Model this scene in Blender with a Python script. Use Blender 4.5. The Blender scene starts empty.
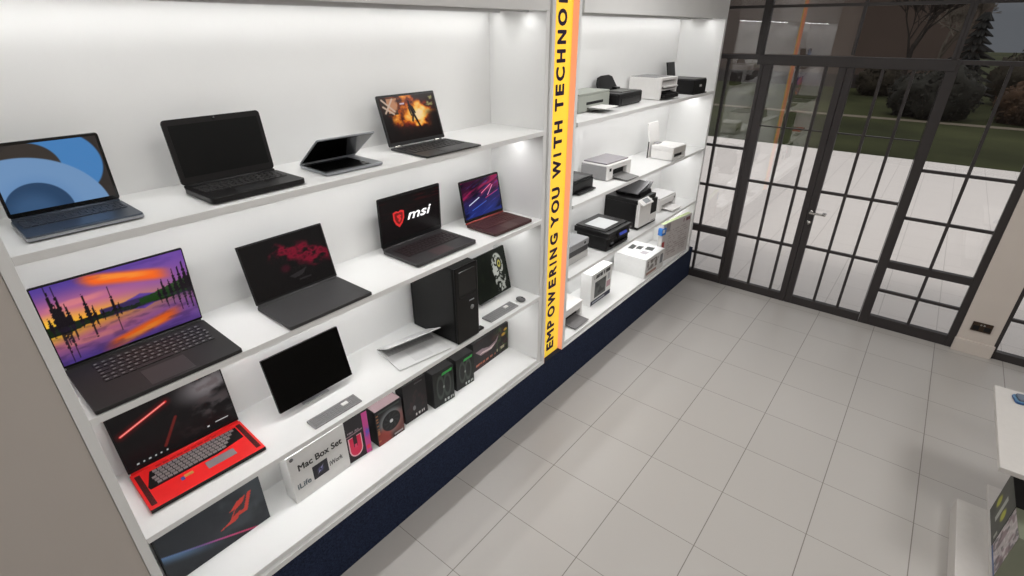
import bpy, bmesh, math, random
import numpy as np
from mathutils import Vector, Matrix, noise
random.seed(7)
SC = bpy.context.scene
COL = SC.collection
R = math.radians

# ------------------------------------------------------------------ colour / materials
def lin(c):
    c = np.asarray(c, float) / 255.0
    return np.where(c <= 0.04045, c / 12.92, ((c + 0.055) / 1.055) ** 2.4)

def rgba(c):
    l = lin(c)
    return (float(l[0]), float(l[1]), float(l[2]), 1.0)

MATS = {}
def mat(name, c, rough=0.5, metal=0.0, spec=0.5, noise_amt=0.04, scale=40.0, bump=0.0, emit=None, coat=0.0):
    """procedural material: base colour broken up by a faint noise."""
    if name in MATS:
        return MATS[name]
    m = bpy.data.materials.new(name); m.use_nodes = True
    nt = m.node_tree; b = nt.nodes['Principled BSDF']
    b.inputs['Roughness'].default_value = rough
    b.inputs['Metallic'].default_value = metal
    b.inputs['Specular IOR Level'].default_value = spec
    b.inputs['Coat Weight'].default_value = coat
    tc = nt.nodes.new('ShaderNodeTexCoord')
    nz = nt.nodes.new('ShaderNodeTexNoise'); nz.inputs['Scale'].default_value = scale
    nt.links.new(tc.outputs['Object'], nz.inputs['Vector'])
    mx = nt.nodes.new('ShaderNodeMix'); mx.data_type = 'RGBA'
    a = rgba(c)
    mx.inputs[6].default_value = tuple(x * (1 - noise_amt) for x in a[:3]) + (1,)
    mx.inputs[7].default_value = tuple(min(1, x * (1 + noise_amt)) for x in a[:3]) + (1,)
    nt.links.new(nz.outputs['Fac'], mx.inputs[0])
    nt.links.new(mx.outputs[2], b.inputs['Base Color'])
    if bump:
        bp = nt.nodes.new('ShaderNodeBump'); bp.inputs['Strength'].default_value = bump
        bp.inputs['Distance'].default_value = 0.002
        nt.links.new(nz.outputs['Fac'], bp.inputs['Height']); nt.links.new(bp.outputs[0], b.inputs['Normal'])
    if emit:
        b.inputs['Emission Color'].default_value = rgba(emit[0]); b.inputs['Emission Strength'].default_value = emit[1]
    MATS[name] = m
    return m

def art_mat(name, glow, rough=0.25, spec=0.5):
    """picture on a screen (glow) or printed on a box (no glow); picture lives in the mesh colours."""
    if name in MATS:
        return MATS[name]
    m = bpy.data.materials.new(name); m.use_nodes = True
    nt = m.node_tree; b = nt.nodes['Principled BSDF']
    at = nt.nodes.new('ShaderNodeVertexColor'); at.layer_name = 'Col'
    b.inputs['Roughness'].default_value = rough
    b.inputs['Specular IOR Level'].default_value = spec
    if glow:
        b.inputs['Base Color'].default_value = (0.004, 0.004, 0.004, 1)
        nt.links.new(at.outputs['Color'], b.inputs['Emission Color'])
        b.inputs['Emission Strength'].default_value = glow
    else:
        nt.links.new(at.outputs['Color'], b.inputs['Base Color'])
    MATS[name] = m
    return m

def tile_mat(name, c, grout, x0, y0, t, gw, rough, var=0.03, gB=None):
    m = bpy.data.materials.new(name); m.use_nodes = True
    nt = m.node_tree; N = nt.nodes.new; L = nt.links.new
    b = nt.nodes['Principled BSDF']
    geo = N('ShaderNodeNewGeometry'); sep = N('ShaderNodeSeparateXYZ'); L(geo.outputs['Position'], sep.inputs[0])
    def mth(op, a, v=None, v2=None):
        n = N('ShaderNodeMath'); n.operation = op
        if hasattr(a, 'is_linked'): L(a, n.inputs[0])
        else: n.inputs[0].default_value = a
        if v is not None:
            if hasattr(v, 'is_linked'): L(v, n.inputs[1])
            else: n.inputs[1].default_value = v
        return n.outputs[0]
    def line(out, o, w):
        q = mth('DIVIDE', mth('SUBTRACT', out, o), t)
        d = mth('ABSOLUTE', mth('SUBTRACT', q, mth('ROUND', q)))
        return mth('LESS_THAN', d, w / t / 2), mth('FLOOR', q)
    lx, ix_ = line(sep.outputs[0], x0, gw)
    ly, iy_ = line(sep.outputs[1], y0, gB or gw)
    ln = mth('MAXIMUM', lx, ly)
    cmb = N('ShaderNodeCombineXYZ'); L(ix_, cmb.inputs[0]); L(iy_, cmb.inputs[1])
    wn = N('ShaderNodeTexWhiteNoise'); L(cmb.outputs[0], wn.inputs['Vector'])
    nz = N('ShaderNodeTexNoise'); nz.inputs['Scale'].default_value = 2.2; nz.inputs['Detail'].default_value = 6
    L(geo.outputs['Position'], nz.inputs['Vector'])
    v = mth('ADD', mth('MULTIPLY', wn.outputs['Value'], var), mth('MULTIPLY', nz.outputs['Fac'], var * 1.5))
    v = mth('ADD', v, 1 - var * 1.25)
    base = N('ShaderNodeMix'); base.data_type = 'RGBA'; base.blend_type = 'MULTIPLY'; base.inputs[0].default_value = 1
    base.inputs[6].default_value = rgba(c); L(v, base.inputs[7])
    mx = N('ShaderNodeMix'); mx.data_type = 'RGBA'; L(ln, mx.inputs[0]); L(base.outputs[2], mx.inputs[6])
    mx.inputs[7].default_value = rgba(grout)
    L(mx.outputs[2], b.inputs['Base Color'])
    b.inputs['Roughness'].default_value = rough
    b.inputs['Specular IOR Level'].default_value = 0.35
    return m

def glass_mat(name, base_refl):
    m = bpy.data.materials.new(name); m.use_nodes = True
    nt = m.node_tree; N = nt.nodes.new; L = nt.links.new
    nt.nodes.remove(nt.nodes['Principled BSDF'])
    out = nt.nodes['Material Output']
    tr = N('ShaderNodeBsdfTransparent'); tr.inputs[0].default_value = (1, .995, .99, 1)
    gl = N('ShaderNodeBsdfGlossy'); gl.inputs['Roughness'].default_value = 0.0
    fr = N('ShaderNodeFresnel'); fr.inputs['IOR'].default_value = 1.5
    ad = N('ShaderNodeMath'); ad.operation = 'ADD'; ad.inputs[1].default_value = base_refl; ad.use_clamp = True
    L(fr.outputs[0], ad.inputs[0])
    mx = N('ShaderNodeMixShader'); L(ad.outputs[0], mx.inputs[0]); L(tr.outputs[0], mx.inputs[1]); L(gl.outputs[0], mx.inputs[2])
    L(mx.outputs[0], out.inputs['Surface'])
    return m

# ------------------------------------------------------------------ mesh builder
class MB:
    def __init__(s): s.bm = bmesh.new()
    def _take(s, b2, M=None, mi=0, smooth=False):
        if M is not None: bmesh.ops.transform(b2, matrix=M, verts=b2.verts)
        for f in b2.faces: f.material_index = mi; f.smooth = smooth
        me = bpy.data.meshes.new('tmp'); b2.to_mesh(me); b2.free(); s.bm.from_mesh(me); bpy.data.meshes.remove(me)
        return s
    def box(s, x0, x1, y0, y1, z0, z1, bev=0.0, seg=2, M=None, mi=0):
        b = bmesh.new(); bmesh.ops.create_cube(b, size=1)
        for v in b.verts:
            v.co = Vector((x0 if v.co.x < 0 else x1, y0 if v.co.y < 0 else y1, z0 if v.co.z < 0 else z1))
        if bev: bmesh.ops.bevel(b, geom=b.edges[:], offset=bev, segments=seg, affect='EDGES', profile=0.5)
        bmesh.ops.recalc_face_normals(b, faces=b.faces)
        return s._take(b, M, mi)
    def prism(s, pts, ax, a0, a1, bev=0.0, M=None, mi=0):
        """pts in the two remaining axes (order x,y,z without ax), extruded along ax."""
        b = bmesh.new()
        def P(p, a):
            q = list(p); q.insert('xyz'.index(ax), a); return Vector(q)
        A = [b.verts.new(P(p, a0)) for p in pts]; B = [b.verts.new(P(p, a1)) for p in pts]
        b.faces.new(A); b.faces.new(B[::-1]); n = len(pts)
        for i in range(n): b.faces.new((A[i], B[i], B[(i + 1) % n], A[(i + 1) % n]))
        bmesh.ops.recalc_face_normals(b, faces=b.faces)
        if bev: bmesh.ops.bevel(b, geom=b.edges[:], offset=bev, segments=2, affect='EDGES', profile=0.5)
        return s._take(b, M, mi)
    def cyl(s, p0, p1, r0, r1=None, n=16, mi=0, M=None):
        r1 = r0 if r1 is None else r1
        p0, p1 = Vector(p0), Vector(p1); d = p1 - p0
        b = bmesh.new(); bmesh.ops.create_cone(b, cap_ends=True, segments=n, radius1=r0, radius2=r1, depth=d.length)
        T = Matrix.Translation((p0 + p1) / 2) @ d.to_track_quat('Z', 'Y').to_matrix().to_4x4()
        if M is not None: T = M @ T
        return s._take(b, T, mi, n > 8)
    def ball(s, c, r, sx=1, sy=1, sz=1, sub=3, mi=0, jag=0.0, freq=1.0):
        b = bmesh.new(); bmesh.ops.create_icosphere(b, subdivisions=sub, radius=1)
        for v in b.verts:
            k = 1 + (jag * noise.noise(Vector(c) * 3 + v.co * freq) if jag else 0)
            v.co = Vector((v.co.x * sx * r * k + c[0], v.co.y * sy * r * k + c[1], v.co.z * sz * r * k + c[2]))
        return s._take(b, None, mi, True)
    def build(s, name, m, parent=None, loc=None):
        me = bpy.data.meshes.new(name); s.bm.to_mesh(me); s.bm.free()
        for mm in (m if isinstance(m, (list, tuple)) else [m]): me.materials.append(mm)
        o = bpy.data.objects.new(name, me); COL.objects.link(o)
        if parent is not None: o.parent = parent
        if loc is not None: o.location = loc
        return o

def rrect(w0, w1, h0, h1, r, n=5):
    pts = []
    for cx, cy, a0 in ((w1 - r, h1 - r, 0), (w0 + r, h1 - r, 90), (w0 + r, h0 + r, 180), (w1 - r, h0 + r, 270)):
        for i in range(n + 1):
            a = R(a0 + 90 * i / n); pts.append((cx + r * math.cos(a), cy + r * math.sin(a)))
    return pts

def tag(o, label, cat, group=None, kind=None):
    o['label'] = label; o['category'] = cat
    if group: o['group'] = group
    if kind: o['kind'] = kind
    return o

def thing(name, label, cat, loc=(0, 0, 0), rz=0.0, group=None):
    o = bpy.data.objects.new(name, None); COL.objects.link(o)
    o.empty_display_size = 0.05
    o.location = loc; o.rotation_euler = (0, 0, rz)
    return tag(o, label, cat, group)

def struct(o, label=None, cat=None):
    o['kind'] = 'structure'
    if label: o['label'] = label
    if cat: o['category'] = cat
    return o

def frame_matrix(O, right, up):
    r = Vector(right).normalized(); u = Vector(up).normalized(); n = r.cross(u)
    M = Matrix((r, u, n)).transposed().to_4x4(); M.translation = Vector(O)
    return M

def text(name, body, height, O, right, up, m, parent=None, width=None, bold=0.0, shear=0.0, spacing=1.0, depth=0.0006, align='LEFT'):
    cu = bpy.data.curves.new(name + '_c', 'FONT'); cu.body = body; cu.size = 1.0; cu.shear = shear
    cu.space_character = spacing; cu.align_x = 'LEFT'; cu.extrude = 0.0; cu.resolution_u = 3
    t = bpy.data.objects.new(name + '_t', cu); COL.objects.link(t)
    dg = bpy.context.evaluated_depsgraph_get(); dg.update()
    me = bpy.data.meshes.new_from_object(t.evaluated_get(dg))
    bpy.data.objects.remove(t); bpy.data.curves.remove(cu)
    n = len(me.vertices); co = np.empty(n * 3); me.vertices.foreach_get('co', co); co = co.reshape(-1, 3)
    capmin, capmax = 0.0, 0.73
    s = height / (capmax - capmin)
    x0, x1 = co[:, 0].min(), co[:, 0].max()
    sx = s if width is None else width / (x1 - x0)
    co[:, 0] = (co[:, 0] - x0) * sx; co[:, 1] *= s; co[:, 2] = 0
    if align == 'CENTER': co[:, 0] -= co[:, 0].max() / 2
    me.vertices.foreach_set('co', co.reshape(-1)); me.update()
    b = bmesh.new(); b.from_mesh(me)
    bmesh.ops.remove_doubles(b, verts=b.verts, dist=1e-6)
    if depth:
        r = bmesh.ops.extrude_face_region(b, geom=b.faces[:])
        bmesh.ops.translate(b, vec=(0, 0, depth), verts=[v for v in r['geom'] if isinstance(v, bmesh.types.BMVert)])
    bmesh.ops.recalc_face_normals(b, faces=b.faces)
    if bold:
        tm = bpy.data.meshes.new('tmp'); b.to_mesh(tm)
        for k_ in range(12):
            a_ = k_ * math.pi / 6; c_ = bmesh.new(); c_.from_mesh(tm)
            bmesh.ops.translate(c_, vec=(math.cos(a_) * bold * height, math.sin(a_) * bold * height, -1e-5 * (k_ + 1)), verts=c_.verts)
            t2 = bpy.data.meshes.new('tmp2'); c_.to_mesh(t2); c_.free(); b.from_mesh(t2); bpy.data.meshes.remove(t2)
        bpy.data.meshes.remove(tm)
    bmesh.ops.transform(b, matrix=frame_matrix(O, right, up), verts=b.verts)
    b.to_mesh(me); b.free(); me.name = name
    me.materials.clear(); me.materials.append(m)
    o = bpy.data.objects.new(name, me); COL.objects.link(o)
    if parent is not None: o.parent = parent
    return o

def art(name, O, right, up, W, H, fn, m, parent=None, nx=150, ny=95):
    """a flat picture: grid whose colours come from fn(u, v) -> rgb 0..255."""
    u, v = np.meshgrid(np.linspace(0, 1, nx), np.linspace(0, 1, ny))
    r = np.array(Vector(right).normalized()); q = np.array(Vector(up).normalized()); O = np.array(O)
    co = O + u[..., None] * W * r + v[..., None] * H * q
    idx = np.arange(nx * ny).reshape(ny, nx)
    faces = np.stack([idx[:-1, :-1], idx[:-1, 1:], idx[1:, 1:], idx[1:, :-1]], -1).reshape(-1, 4)
    me = bpy.data.meshes.new(name)
    me.from_pydata(co.reshape(-1, 3).tolist(), [], faces.tolist())
    a = me.color_attributes.new('Col', 'FLOAT_COLOR', 'POINT')
    c = np.ones((nx * ny, 4)); c[:, :3] = lin(np.clip(fn(u, v), 0, 255)).reshape(-1, 3)
    a.data.foreach_set('color', c.reshape(-1))
    me.materials.append(m)
    o = bpy.data.objects.new(name, me); COL.objects.link(o)
    if parent is not None: o.parent = parent
    return o

# ------------------------------------------------------------------ painting helpers for screens and packaging
def vn(x, y, seed=0):
    """smooth value noise in 0..1"""
    xi, yi = np.floor(x), np.floor(y); fx, fy = x - xi, y - yi
    fx = fx * fx * (3 - 2 * fx); fy = fy * fy * (3 - 2 * fy)
    def h(a, b):
        q = np.sin(a * 127.1 + b * 311.7 + seed * 74.7) * 43758.5453
        return q - np.floor(q)
    return (h(xi, yi) * (1 - fx) + h(xi + 1, yi) * fx) * (1 - fy) + (h(xi, yi + 1) * (1 - fx) + h(xi + 1, yi + 1) * fx) * fy
def fbm(x, y, seed=0, o=4):
    r = 0; a = .5; t = 0
    for i in range(o):
        r = r + a * vn(x * 2 ** i, y * 2 ** i, seed + i); t += a; a *= .5
    return r / t
def sm(a, b, x):
    t = np.clip((x - a) / (b - a), 0, 1); return t * t * (3 - 2 * t)
def full(u, c): return np.ones(u.shape + (3,)) * np.array(c, float)
def over(img, mask, c): return img * (1 - mask[..., None]) + mask[..., None] * np.array(c, float)
def inpoly(u, v, P):
    inside = np.zeros(u.shape, bool); n = len(P)
    for i in range(n):
        x0, y0 = P[i]; x1, y1 = P[(i + 1) % n]
        if y0 == y1: continue
        c = ((y0 > v) != (y1 > v)) & (u < (x1 - x0) * (v - y0) / (y1 - y0) + x0)
        inside ^= c
    return inside.astype(float)
def seg(u, v, a, b, w, asp=1.6):
    ax, ay, bx, by = a[0] * asp, a[1], b[0] * asp, b[1]; x = u * asp
    dx, dy = bx - ax, by - ay; t = np.clip(((x - ax) * dx + (v - ay) * dy) / (dx * dx + dy * dy), 0, 1)
    d = np.hypot(x - ax - t * dx, v - ay - t * dy)
    return sm(w, w * .4, d)
def rect(u, v, a, b, c, d): return ((u > a) & (u < b) & (v > c) & (v < d)).astype(float)

def art_blue(u, v):
    x = u * 1.4
    im = full(u, (52, 47, 45))
    d = np.hypot(x - .86, v - .62); im = over(im, sm(.53, .5, d) * (x > .3), (72, 128, 186))
    im = over(im, sm(.4, .38, np.hypot(x - .45, v - .62)) * sm(.62, .64, v), (58, 52, 48))
    d = np.hypot(x - .38, v + .02)
    im = over(im, sm(.98, .96, np.hypot((x - .26) * .92, v + .16)), (112, 148, 190))
    im = over(im, sm(.62, .4, d)[...] * .35 * sm(.98, .96, np.hypot((x - .26) * .92, v + .16)), (90, 130, 180))
    im = over(im, sm(.44, .425, d), (42, 68, 100))
    im = over(im, sm(.43, .15, np.hypot(x - .3, v + .05)) * .5, (74, 108, 148))
    return im
def art_fire(u, v):
    n = fbm(u * 6, v * 5, 3); n2 = fbm(u * 14, v * 12, 8)
    d = np.hypot((u - .53) * 1.1, (v - .58))
    heat = np.clip(1.0 - d * 1.4 + (n - .5) * 1.3, 0, 1.4) * sm(.12, .42, v + (n2 - .5) * .3)
    im = np.stack([30 + 215 * sm(.02, .8, heat), 18 + 195 * sm(.2, 1.05, heat), 14 + 150 * sm(.5, 1.2, heat)], -1)
    dark = sm(.48, .62, n2 + .25 * n) * sm(.75, .3, heat) * .8
    im = over(im, dark, (30, 14, 12))
    tl = rect(u, v, .02, .28, .6, .97)
    im = over(im, tl * .85, (38, 30, 26)); im = over(im, rect(u, v, .12, .3, .64, .96) * sm(.4, .6, n) * .8, (214, 150, 110))
    for a, b in (((.04, .95), (.22, .68)), ((.22, .95), (.06, .66)), ((.04, .8), (.2, .62))): im = over(im, seg(u, v, a, b, .03), (196, 170, 150))
    for a, b, w in (((.5, .86), (.5, .8), .035), ((.51, .76), (.54, .6), .06), ((.54, .6), (.58, .42), .04), ((.54, .6), (.5, .42), .035), ((.58, .42), (.63, .2), .035), ((.48, .72), (.5, .55), .025), ((.55, .74), (.58, .6), .025)):
        im = over(im, seg(u, v, a, b, w), (20, 12, 12))
    im = over(im, rect(u, v, .34, .42, .81, .85), (200, 180, 190))
    im = over(im, rect(u, v, .78, .96, .72, .95) * sm(.5, .7, n2) * .7, (190, 190, 120))
    im = over(im, sm(.3, .05, u + .25 * (n - .5)) * sm(.66, .5, v), (14, 8, 8))
    im = over(im, sm(.75, .95, u + .2 * (n - .5)) * sm(.7, .5, v), (16, 10, 9))
    im = over(im, sm(.22, .08, v + (n2 - .5) * .15) * .85, (18, 11, 11))
    return im
def art_sunset(u, v):
    hz = .47
    def sky(u, y):
        n = fbm(u * 5 + 3, y * 9, 5)
        t = np.clip(y, 0, 1)
        c0, c1, c2 = np.array((252, 176, 44.)), np.array((196, 108, 140.)), np.array((84, 62, 150.))
        a = sm(0, .45, t)[..., None]; b = sm(.35, 1, t)[..., None]
        im = (c0 * (1 - a) + c1 * a) * (1 - b) + c2 * b
        right = sm(.25, 1, u)[..., None] * .75
        im = im * (1 - right) + right * np.array((120, 78, 165.))
        lft = sm(.3, 0, u)[..., None] * sm(.5, .1, t)[..., None]
        im = im * (1 - lft) + lft * np.array((252, 196, 60.))
        # long bright orange cloud
        yc = 1.10 - .66 * u + .10 * (n - .5)
        k = sm(.20, .06, np.abs(t - yc + .1 * (n - .5))) * sm(.24, .36, u + .1 * (n - .5)) * sm(.92, .74, u) * sm(.2, .45, n + .25)
        im = over(im, k, (250, 104, 34)); im = over(im, sm(.09, .02, np.abs(t - yc - .05)) * sm(.34, .45, u) * sm(.8, .6, u) * .7, (255, 160, 60))
        k2 = sm(.08, .01, np.abs(t - .5 - .1 * (n - .5))) * sm(.0, .1, u) * sm(.5, .3, u)
        im = over(im, k2 * .6, (236, 140, 130))
        im = over(im, sm(.5, .8, n) * sm(.6, 1, t) * .5, (70, 46, 120))
        return im
    up = (v - hz) / (1 - hz); dn = (hz - v) / hz
    im = np.where((v > hz)[..., None], sky(u, up), sky(u, dn * .95 + .02) * .86)
    # mountain and its reflection
    mt = .085 * np.clip(1 - np.abs(u - .62) * 6.5, 0, 1) + .035 * np.clip(1 - np.abs(u - .5) * 5, 0, 1) + .05 * np.clip(1 - np.abs(u - .78) * 6, 0, 1) + .015 * (fbm(u * 30, u * 0, 2) - .5)
    a = np.abs(v - hz - .02)
    im = over(im, sm(mt + .01, mt - .005, a) * (mt > .01), (94, 66, 150))
    im = over(im, sm(.07, .05, np.abs(v - hz - .015)) * (u > .33), (56, 42, 84))
    # banks
    bank = hz - .04 + .04 * fbm(u * 9, u * 0 + 4, 6)
    lb = sm(.42, .0, u) * .13
    im = over(im, ((v < bank + .035 + .03 * sm(.55, 1, u) + .25 * lb) & (v > bank - .02 - lb * .35 - .0 * u)).astype(float), (22, 38, 18))
    im = over(im, ((v < hz + .06 + .1 * sm(.6, 1, u)) & (v > hz - .03) & (u > .6)).astype(float) * .9, (30, 62, 22))
    # spruces with reflections
    rs = np.random.RandomState(4)
    trees = [(.03, .3, .022), (.075, .95, .030), (.115, .86, .028), (.15, .5, .024), (.21, .2, .02), (.265, .62, .026), (.30, .3, .02), (.35, .16, .016), (.43, .55, .018), (.46, .2, .014), (.79, .42, .022), (.84, .35, .022), (.885, .55, .026), (.93, .62, .028), (.97, .7, .03), (1.0, .5, .03), (.75, .22, .018), (.095, .5, .03)]
    for tx, th, tw in trees:
        for sgn, hh, k in ((1, th, 1.0), (-1, th * .85, .85)):
            hh = hh * .62; y = (v - hz) * sgn / hh
            w = tw * (1 - y) * (.55 + .45 * np.abs(np.sin(y * 26 + tx * 50))) * (.6 if sgn < 0 else 1)
            im = over(im, ((np.abs(u - tx) < w) & (y > 0) & (y < 1)).astype(float) * k, (24, 18, 24))
    im = over(im, sm(.45, .75, fbm(u * 10, v * 26, 8)) * (v < hz) * .35, (50, 34, 70))
    im = over(im, sm(.12, .0, v) * sm(.0, .3, u) * .5, (70, 50, 110))
    return im
def art_nebula(u, v):
    n = fbm(u * 5, v * 5, 11); n2 = fbm(u * 11, v * 11, 4)
    im = full(u, (13, 11, 12))
    m = np.maximum(sm(.30, .12, np.hypot((u - .56) * .8, (v - .72) * 1.5) + (n - .5) * .35), sm(.27, .1, np.hypot((u - .82), (v - .52) * 1.1) + (n - .5) * .35))
    im = over(im, m * sm(.25, .6, n2) , (122, 14, 40))
    im = over(im, m * sm(.55, .8, n2) * .8, (30, 6, 14))
    im = over(im, sm(.09, .02, np.hypot(u - .43, (v - .42) * .8)) * .5, (92, 12, 36))
    im = over(im, inpoly(u, v, [(.44, .26), (.58, .30), (.68, .33), (.6, .22), (.5, .2)]) * .6, (58, 54, 56))
    im = over(im, rect(u, v, .55, .7, .13, .16) * .5, (60, 56, 58))
    im = over(im, sm(.02, .0, u) + rect(u, v, 0, 1, .97, 1), (16, 15, 15))
    return im
def art_msi(u, v):
    n = fbm(u * 3, v * 26, 21)
    im = full(u, (17, 13, 14)); im = over(im, sm(.55, .85, n) * sm(.25, .9, v) * .55, (84, 16, 18))
    return im
def art_neon(u, v):
    w = v - .45 * u
    n = fbm(u * 2 + 1, w * 9, 31); n2 = fbm(u * 3, w * 22, 13)
    base = full(u, (38, 34, 86)); base = over(base, sm(.45, .95, v - .35 * u + .25), (54, 14, 42)); base = over(base, sm(.5, .1, v) * .8, (34, 48, 120))
    base = over(base, sm(.5, .75, n) * .7 * sm(.2, .6, v), (190, 36, 92)); base = over(base, sm(.6, .8, n2) * .5, (60, 88, 190))
    base = over(base, sm(.55, .8, fbm(u * 3 + 7, w * 7, 2)) * .8, (14, 10, 26))
    for a, b, w_, c in (((.14, .36), (.42, .5), .02, (214, 220, 250)), ((.5, .6), (.78, .78), .02, (246, 120, 160)), ((.2, .2), (.6, .35), .012, (70, 110, 220)), ((.6, .44), (.95, .56), .012, (200, 60, 120)), ((.66, .5), (.82, .74), .02, (240, 150, 190))):
        base = over(base, seg(u, v, a, b, w_), c)
    return base
def art_beam(u, v):
    n = fbm(u * 5, v * 5, 17); n2 = fbm(u * 9, v * 9, 7)
    im = full(u, (18, 16, 17))
    im = over(im, sm(.38, .05, np.hypot((u - .86) * .9, v - .78)) * sm(.25, .6, n) , (118, 112, 114))
    im = over(im, sm(.3, .05, np.hypot((u - .9) * .9, (v - .4))) * sm(.4, .7, n2) * .7, (92, 88, 90))
    im = over(im, sm(.5, .75, n2) * sm(.4, .6, u) * .35, (70, 54, 54))
    im = over(im, seg(u, v, (.05, .57), (.47, .80), .10) * .22, (170, 20, 20))
    im = over(im, seg(u, v, (.05, .57), (.47, .80), .028), (214, 42, 38)); im = over(im, seg(u, v, (.05, .57), (.46, .795), .012), (255, 160, 150))
    im = over(im, seg(u, v, (.34, .12), (.5, .5), .03) * .6, (150, 40, 34))
    for i in range(6): im = over(im, rect(u, v, .08 + .05 * i, .095 + .05 * i, .04, .06), (190, 190, 190))
    im = over(im, rect(u, v, .8, .93, .1, .115), (220, 220, 220)); im = over(im, rect(u, v, .72, .74, .08, .1), (220, 220, 220))
    return im
def art_mask(u, v):
    """pale ornate ringed figure on dark green"""
    n = fbm(u * 22, v * 20, 5); n2 = fbm(u * 9, v * 9, 9)
    im = full(u, (16, 20, 15)); im = over(im, sm(.5, .8, n2) * .35, (34, 42, 26))
    x, y = (u - .70) / .17, (v - .62) / .30
    m = sm(1.06, .92, np.hypot(x, y))
    im = over(im, m * sm(.32, .5, n), (176, 178, 170))
    b = inpoly(u, v, [(.56, .36), (.9, .36), (.86, .06), (.62, .03)])
    im = over(im, b * sm(.42, .56, n), (158, 160, 152))
    e = np.hypot((u - .76) / .085, (v - .66) / .15)
    im = over(im, sm(1, .9, e), (46, 50, 40)); im = over(im, sm(.62, .5, e), (178, 170, 84)); im = over(im, sm(.3, .2, e), (20, 20, 16))
    im = over(im, sm(.035, .02, np.hypot(u - .6, v - .42)) + sm(.035, .02, np.hypot(u - .7, (v - .4))), (22, 24, 20))
    return im
def art_slate(u, v):
    n = fbm(u * 4, v * 4, 3); n2 = fbm(u * 10, v * 3, 6)
    im = full(u, (42, 46, 52)); im = over(im, sm(.35, .7, n) * sm(.3, .7, u) * .6, (74, 82, 88)); im = over(im, sm(.6, .8, n2) * .25, (96, 100, 104))
    ln = .47 - .56 * u
    im = over(im, sm(.16, .0, ln - v) * (v < ln) * sm(.6, .1, u), (92, 124, 160))
    im = over(im, sm(.25, 0, v) * .4, (20, 24, 30))
    c = np.stack([100 + 130 * sm(.1, .7, u), 130 - 60 * sm(.1, .6, u), 180 - 60 * sm(.2, .8, u)], -1)
    k = (sm(.016, .006, np.abs(v - ln)))[..., None]
    im = im * (1 - k) + k * c
    ey = [[(.52, .60), (.72, .62), (.86, .93), (.76, .90), (.66, .80), (.72, .80), (.64, .66)],
          [(.72, .66), (.84, .66), (.93, .95), (.89, .95), (.81, .72), (.74, .72)],
          [(.72, .78), (.80, .90), (.87, .90), (.82, .80)]]
    red = (226, 70, 56); ey = [[((x - .5) * .92 + .50, (y - .6) * .95 + .30) for x, y in e] for e in ey]
    im = over(im, np.maximum(inpoly(u, v, ey[0]), inpoly(u, v, ey[1])) * .95, red)
    im = over(im, inpoly(u, v, [(.665, .395), (.757, .433), (.794, .528), (.70, .47)]), (70, 50, 50))
    return im
def art_pinkbox(u, v):
    im = full(u, (46, 42, 46)); im = over(im, sm(.62, .55, v), (34, 20, 26)); n = fbm(u * 9, v * 9, 2)
    im = over(im, sm(.02, .01, np.abs(v - .62 - .06 * u)) * (u < .74), (150, 120, 130))
    im = over(im, rect(u, v, .12, .66, .68, .71) * sm(.4, .6, vn(u * 60, v * 9)) * .8, (200, 180, 190))
    o = np.maximum(rect(u, v, .1, .66, .24, .58), sm(.28, .27, np.hypot(u - .38, (v - .26) * 1.6)))
    im = over(im, o, (244, 190, 200)); o2 = np.maximum(rect(u, v, .14, .62, .25, .56), sm(.24, .23, np.hypot(u - .38, (v - .26) * 1.6)))
    im = over(im, o2, (226, 40, 84)); im = over(im, rect(u, v, .3, .46, .32, .57), (60, 12, 26)); im = over(im, rect(u, v, .33, .43, .3, .38), (226, 60, 100))
    im = over(im, (u > .77).astype(float), (206, 74, 150)); im = over(im, (u > .77) * sm(.5, .65, n) * sm(.3, .5, v) * sm(.7, .5, v), (110, 90, 200))
    im = over(im, (u > .77) * rect(u, v, .8, .96, .1, .2), (236, 60, 90))
    return im
def art_fanbox(u, v):
    n = fbm(u * 6, v * 6, 2); x, y = (u - .55) * 1.0, (v - .52) * 1.3
    d = np.hypot(x, y); a = np.arctan2(y, x)
    im = full(u, (30, 30, 32)); im = over(im, sm(.56, .36, d) * .9, (128, 132, 134)); im = over(im, sm(.45, .2, np.hypot(u - .2, v - .1)) * .8, (170, 56, 44)); im = over(im, sm(.5, .2, np.hypot(u - .9, v - .35)) * .6, (150, 70, 60))
    im = over(im, sm(.36, .33, d), (14, 14, 16)); im = over(im, sm(.3, .28, d) * (np.sin(a * 9 + d * 20) > .2) * .5, (58, 60, 62)); im = over(im, sm(.07, .06, d), (220, 220, 222))
    im = over(im, rect(u, v, .02, .1, .1, .9) * sm(.45, .6, vn(u * 3, v * 40)) * .8, (190, 120, 70)); im = over(im, rect(u, v, .1, .9, .9, .95) * .5, (90, 110, 100))
    im = over(im, rect(u, v, .6, .95, .05, .1) * .8, (190, 190, 190))
    return im
def art_darkbox(u, v):
    n = fbm(u * 7, v * 7, 12); im = full(u, (24, 20, 22)); im = over(im, sm(.5, .75, n) * .5, (70, 36, 40)); im = over(im, rect(u, v, .45, .92, .07, .13) * sm(.3, .5, vn(u * 40, v * 3)), (220, 216, 214))
    im = over(im, rect(u, v, .5, .85, .9, .94) * .5, (120, 116, 118)); im = over(im, sm(.08, .05, np.hypot(u - .42, v - .3)), (120, 118, 120))
    return im
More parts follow.
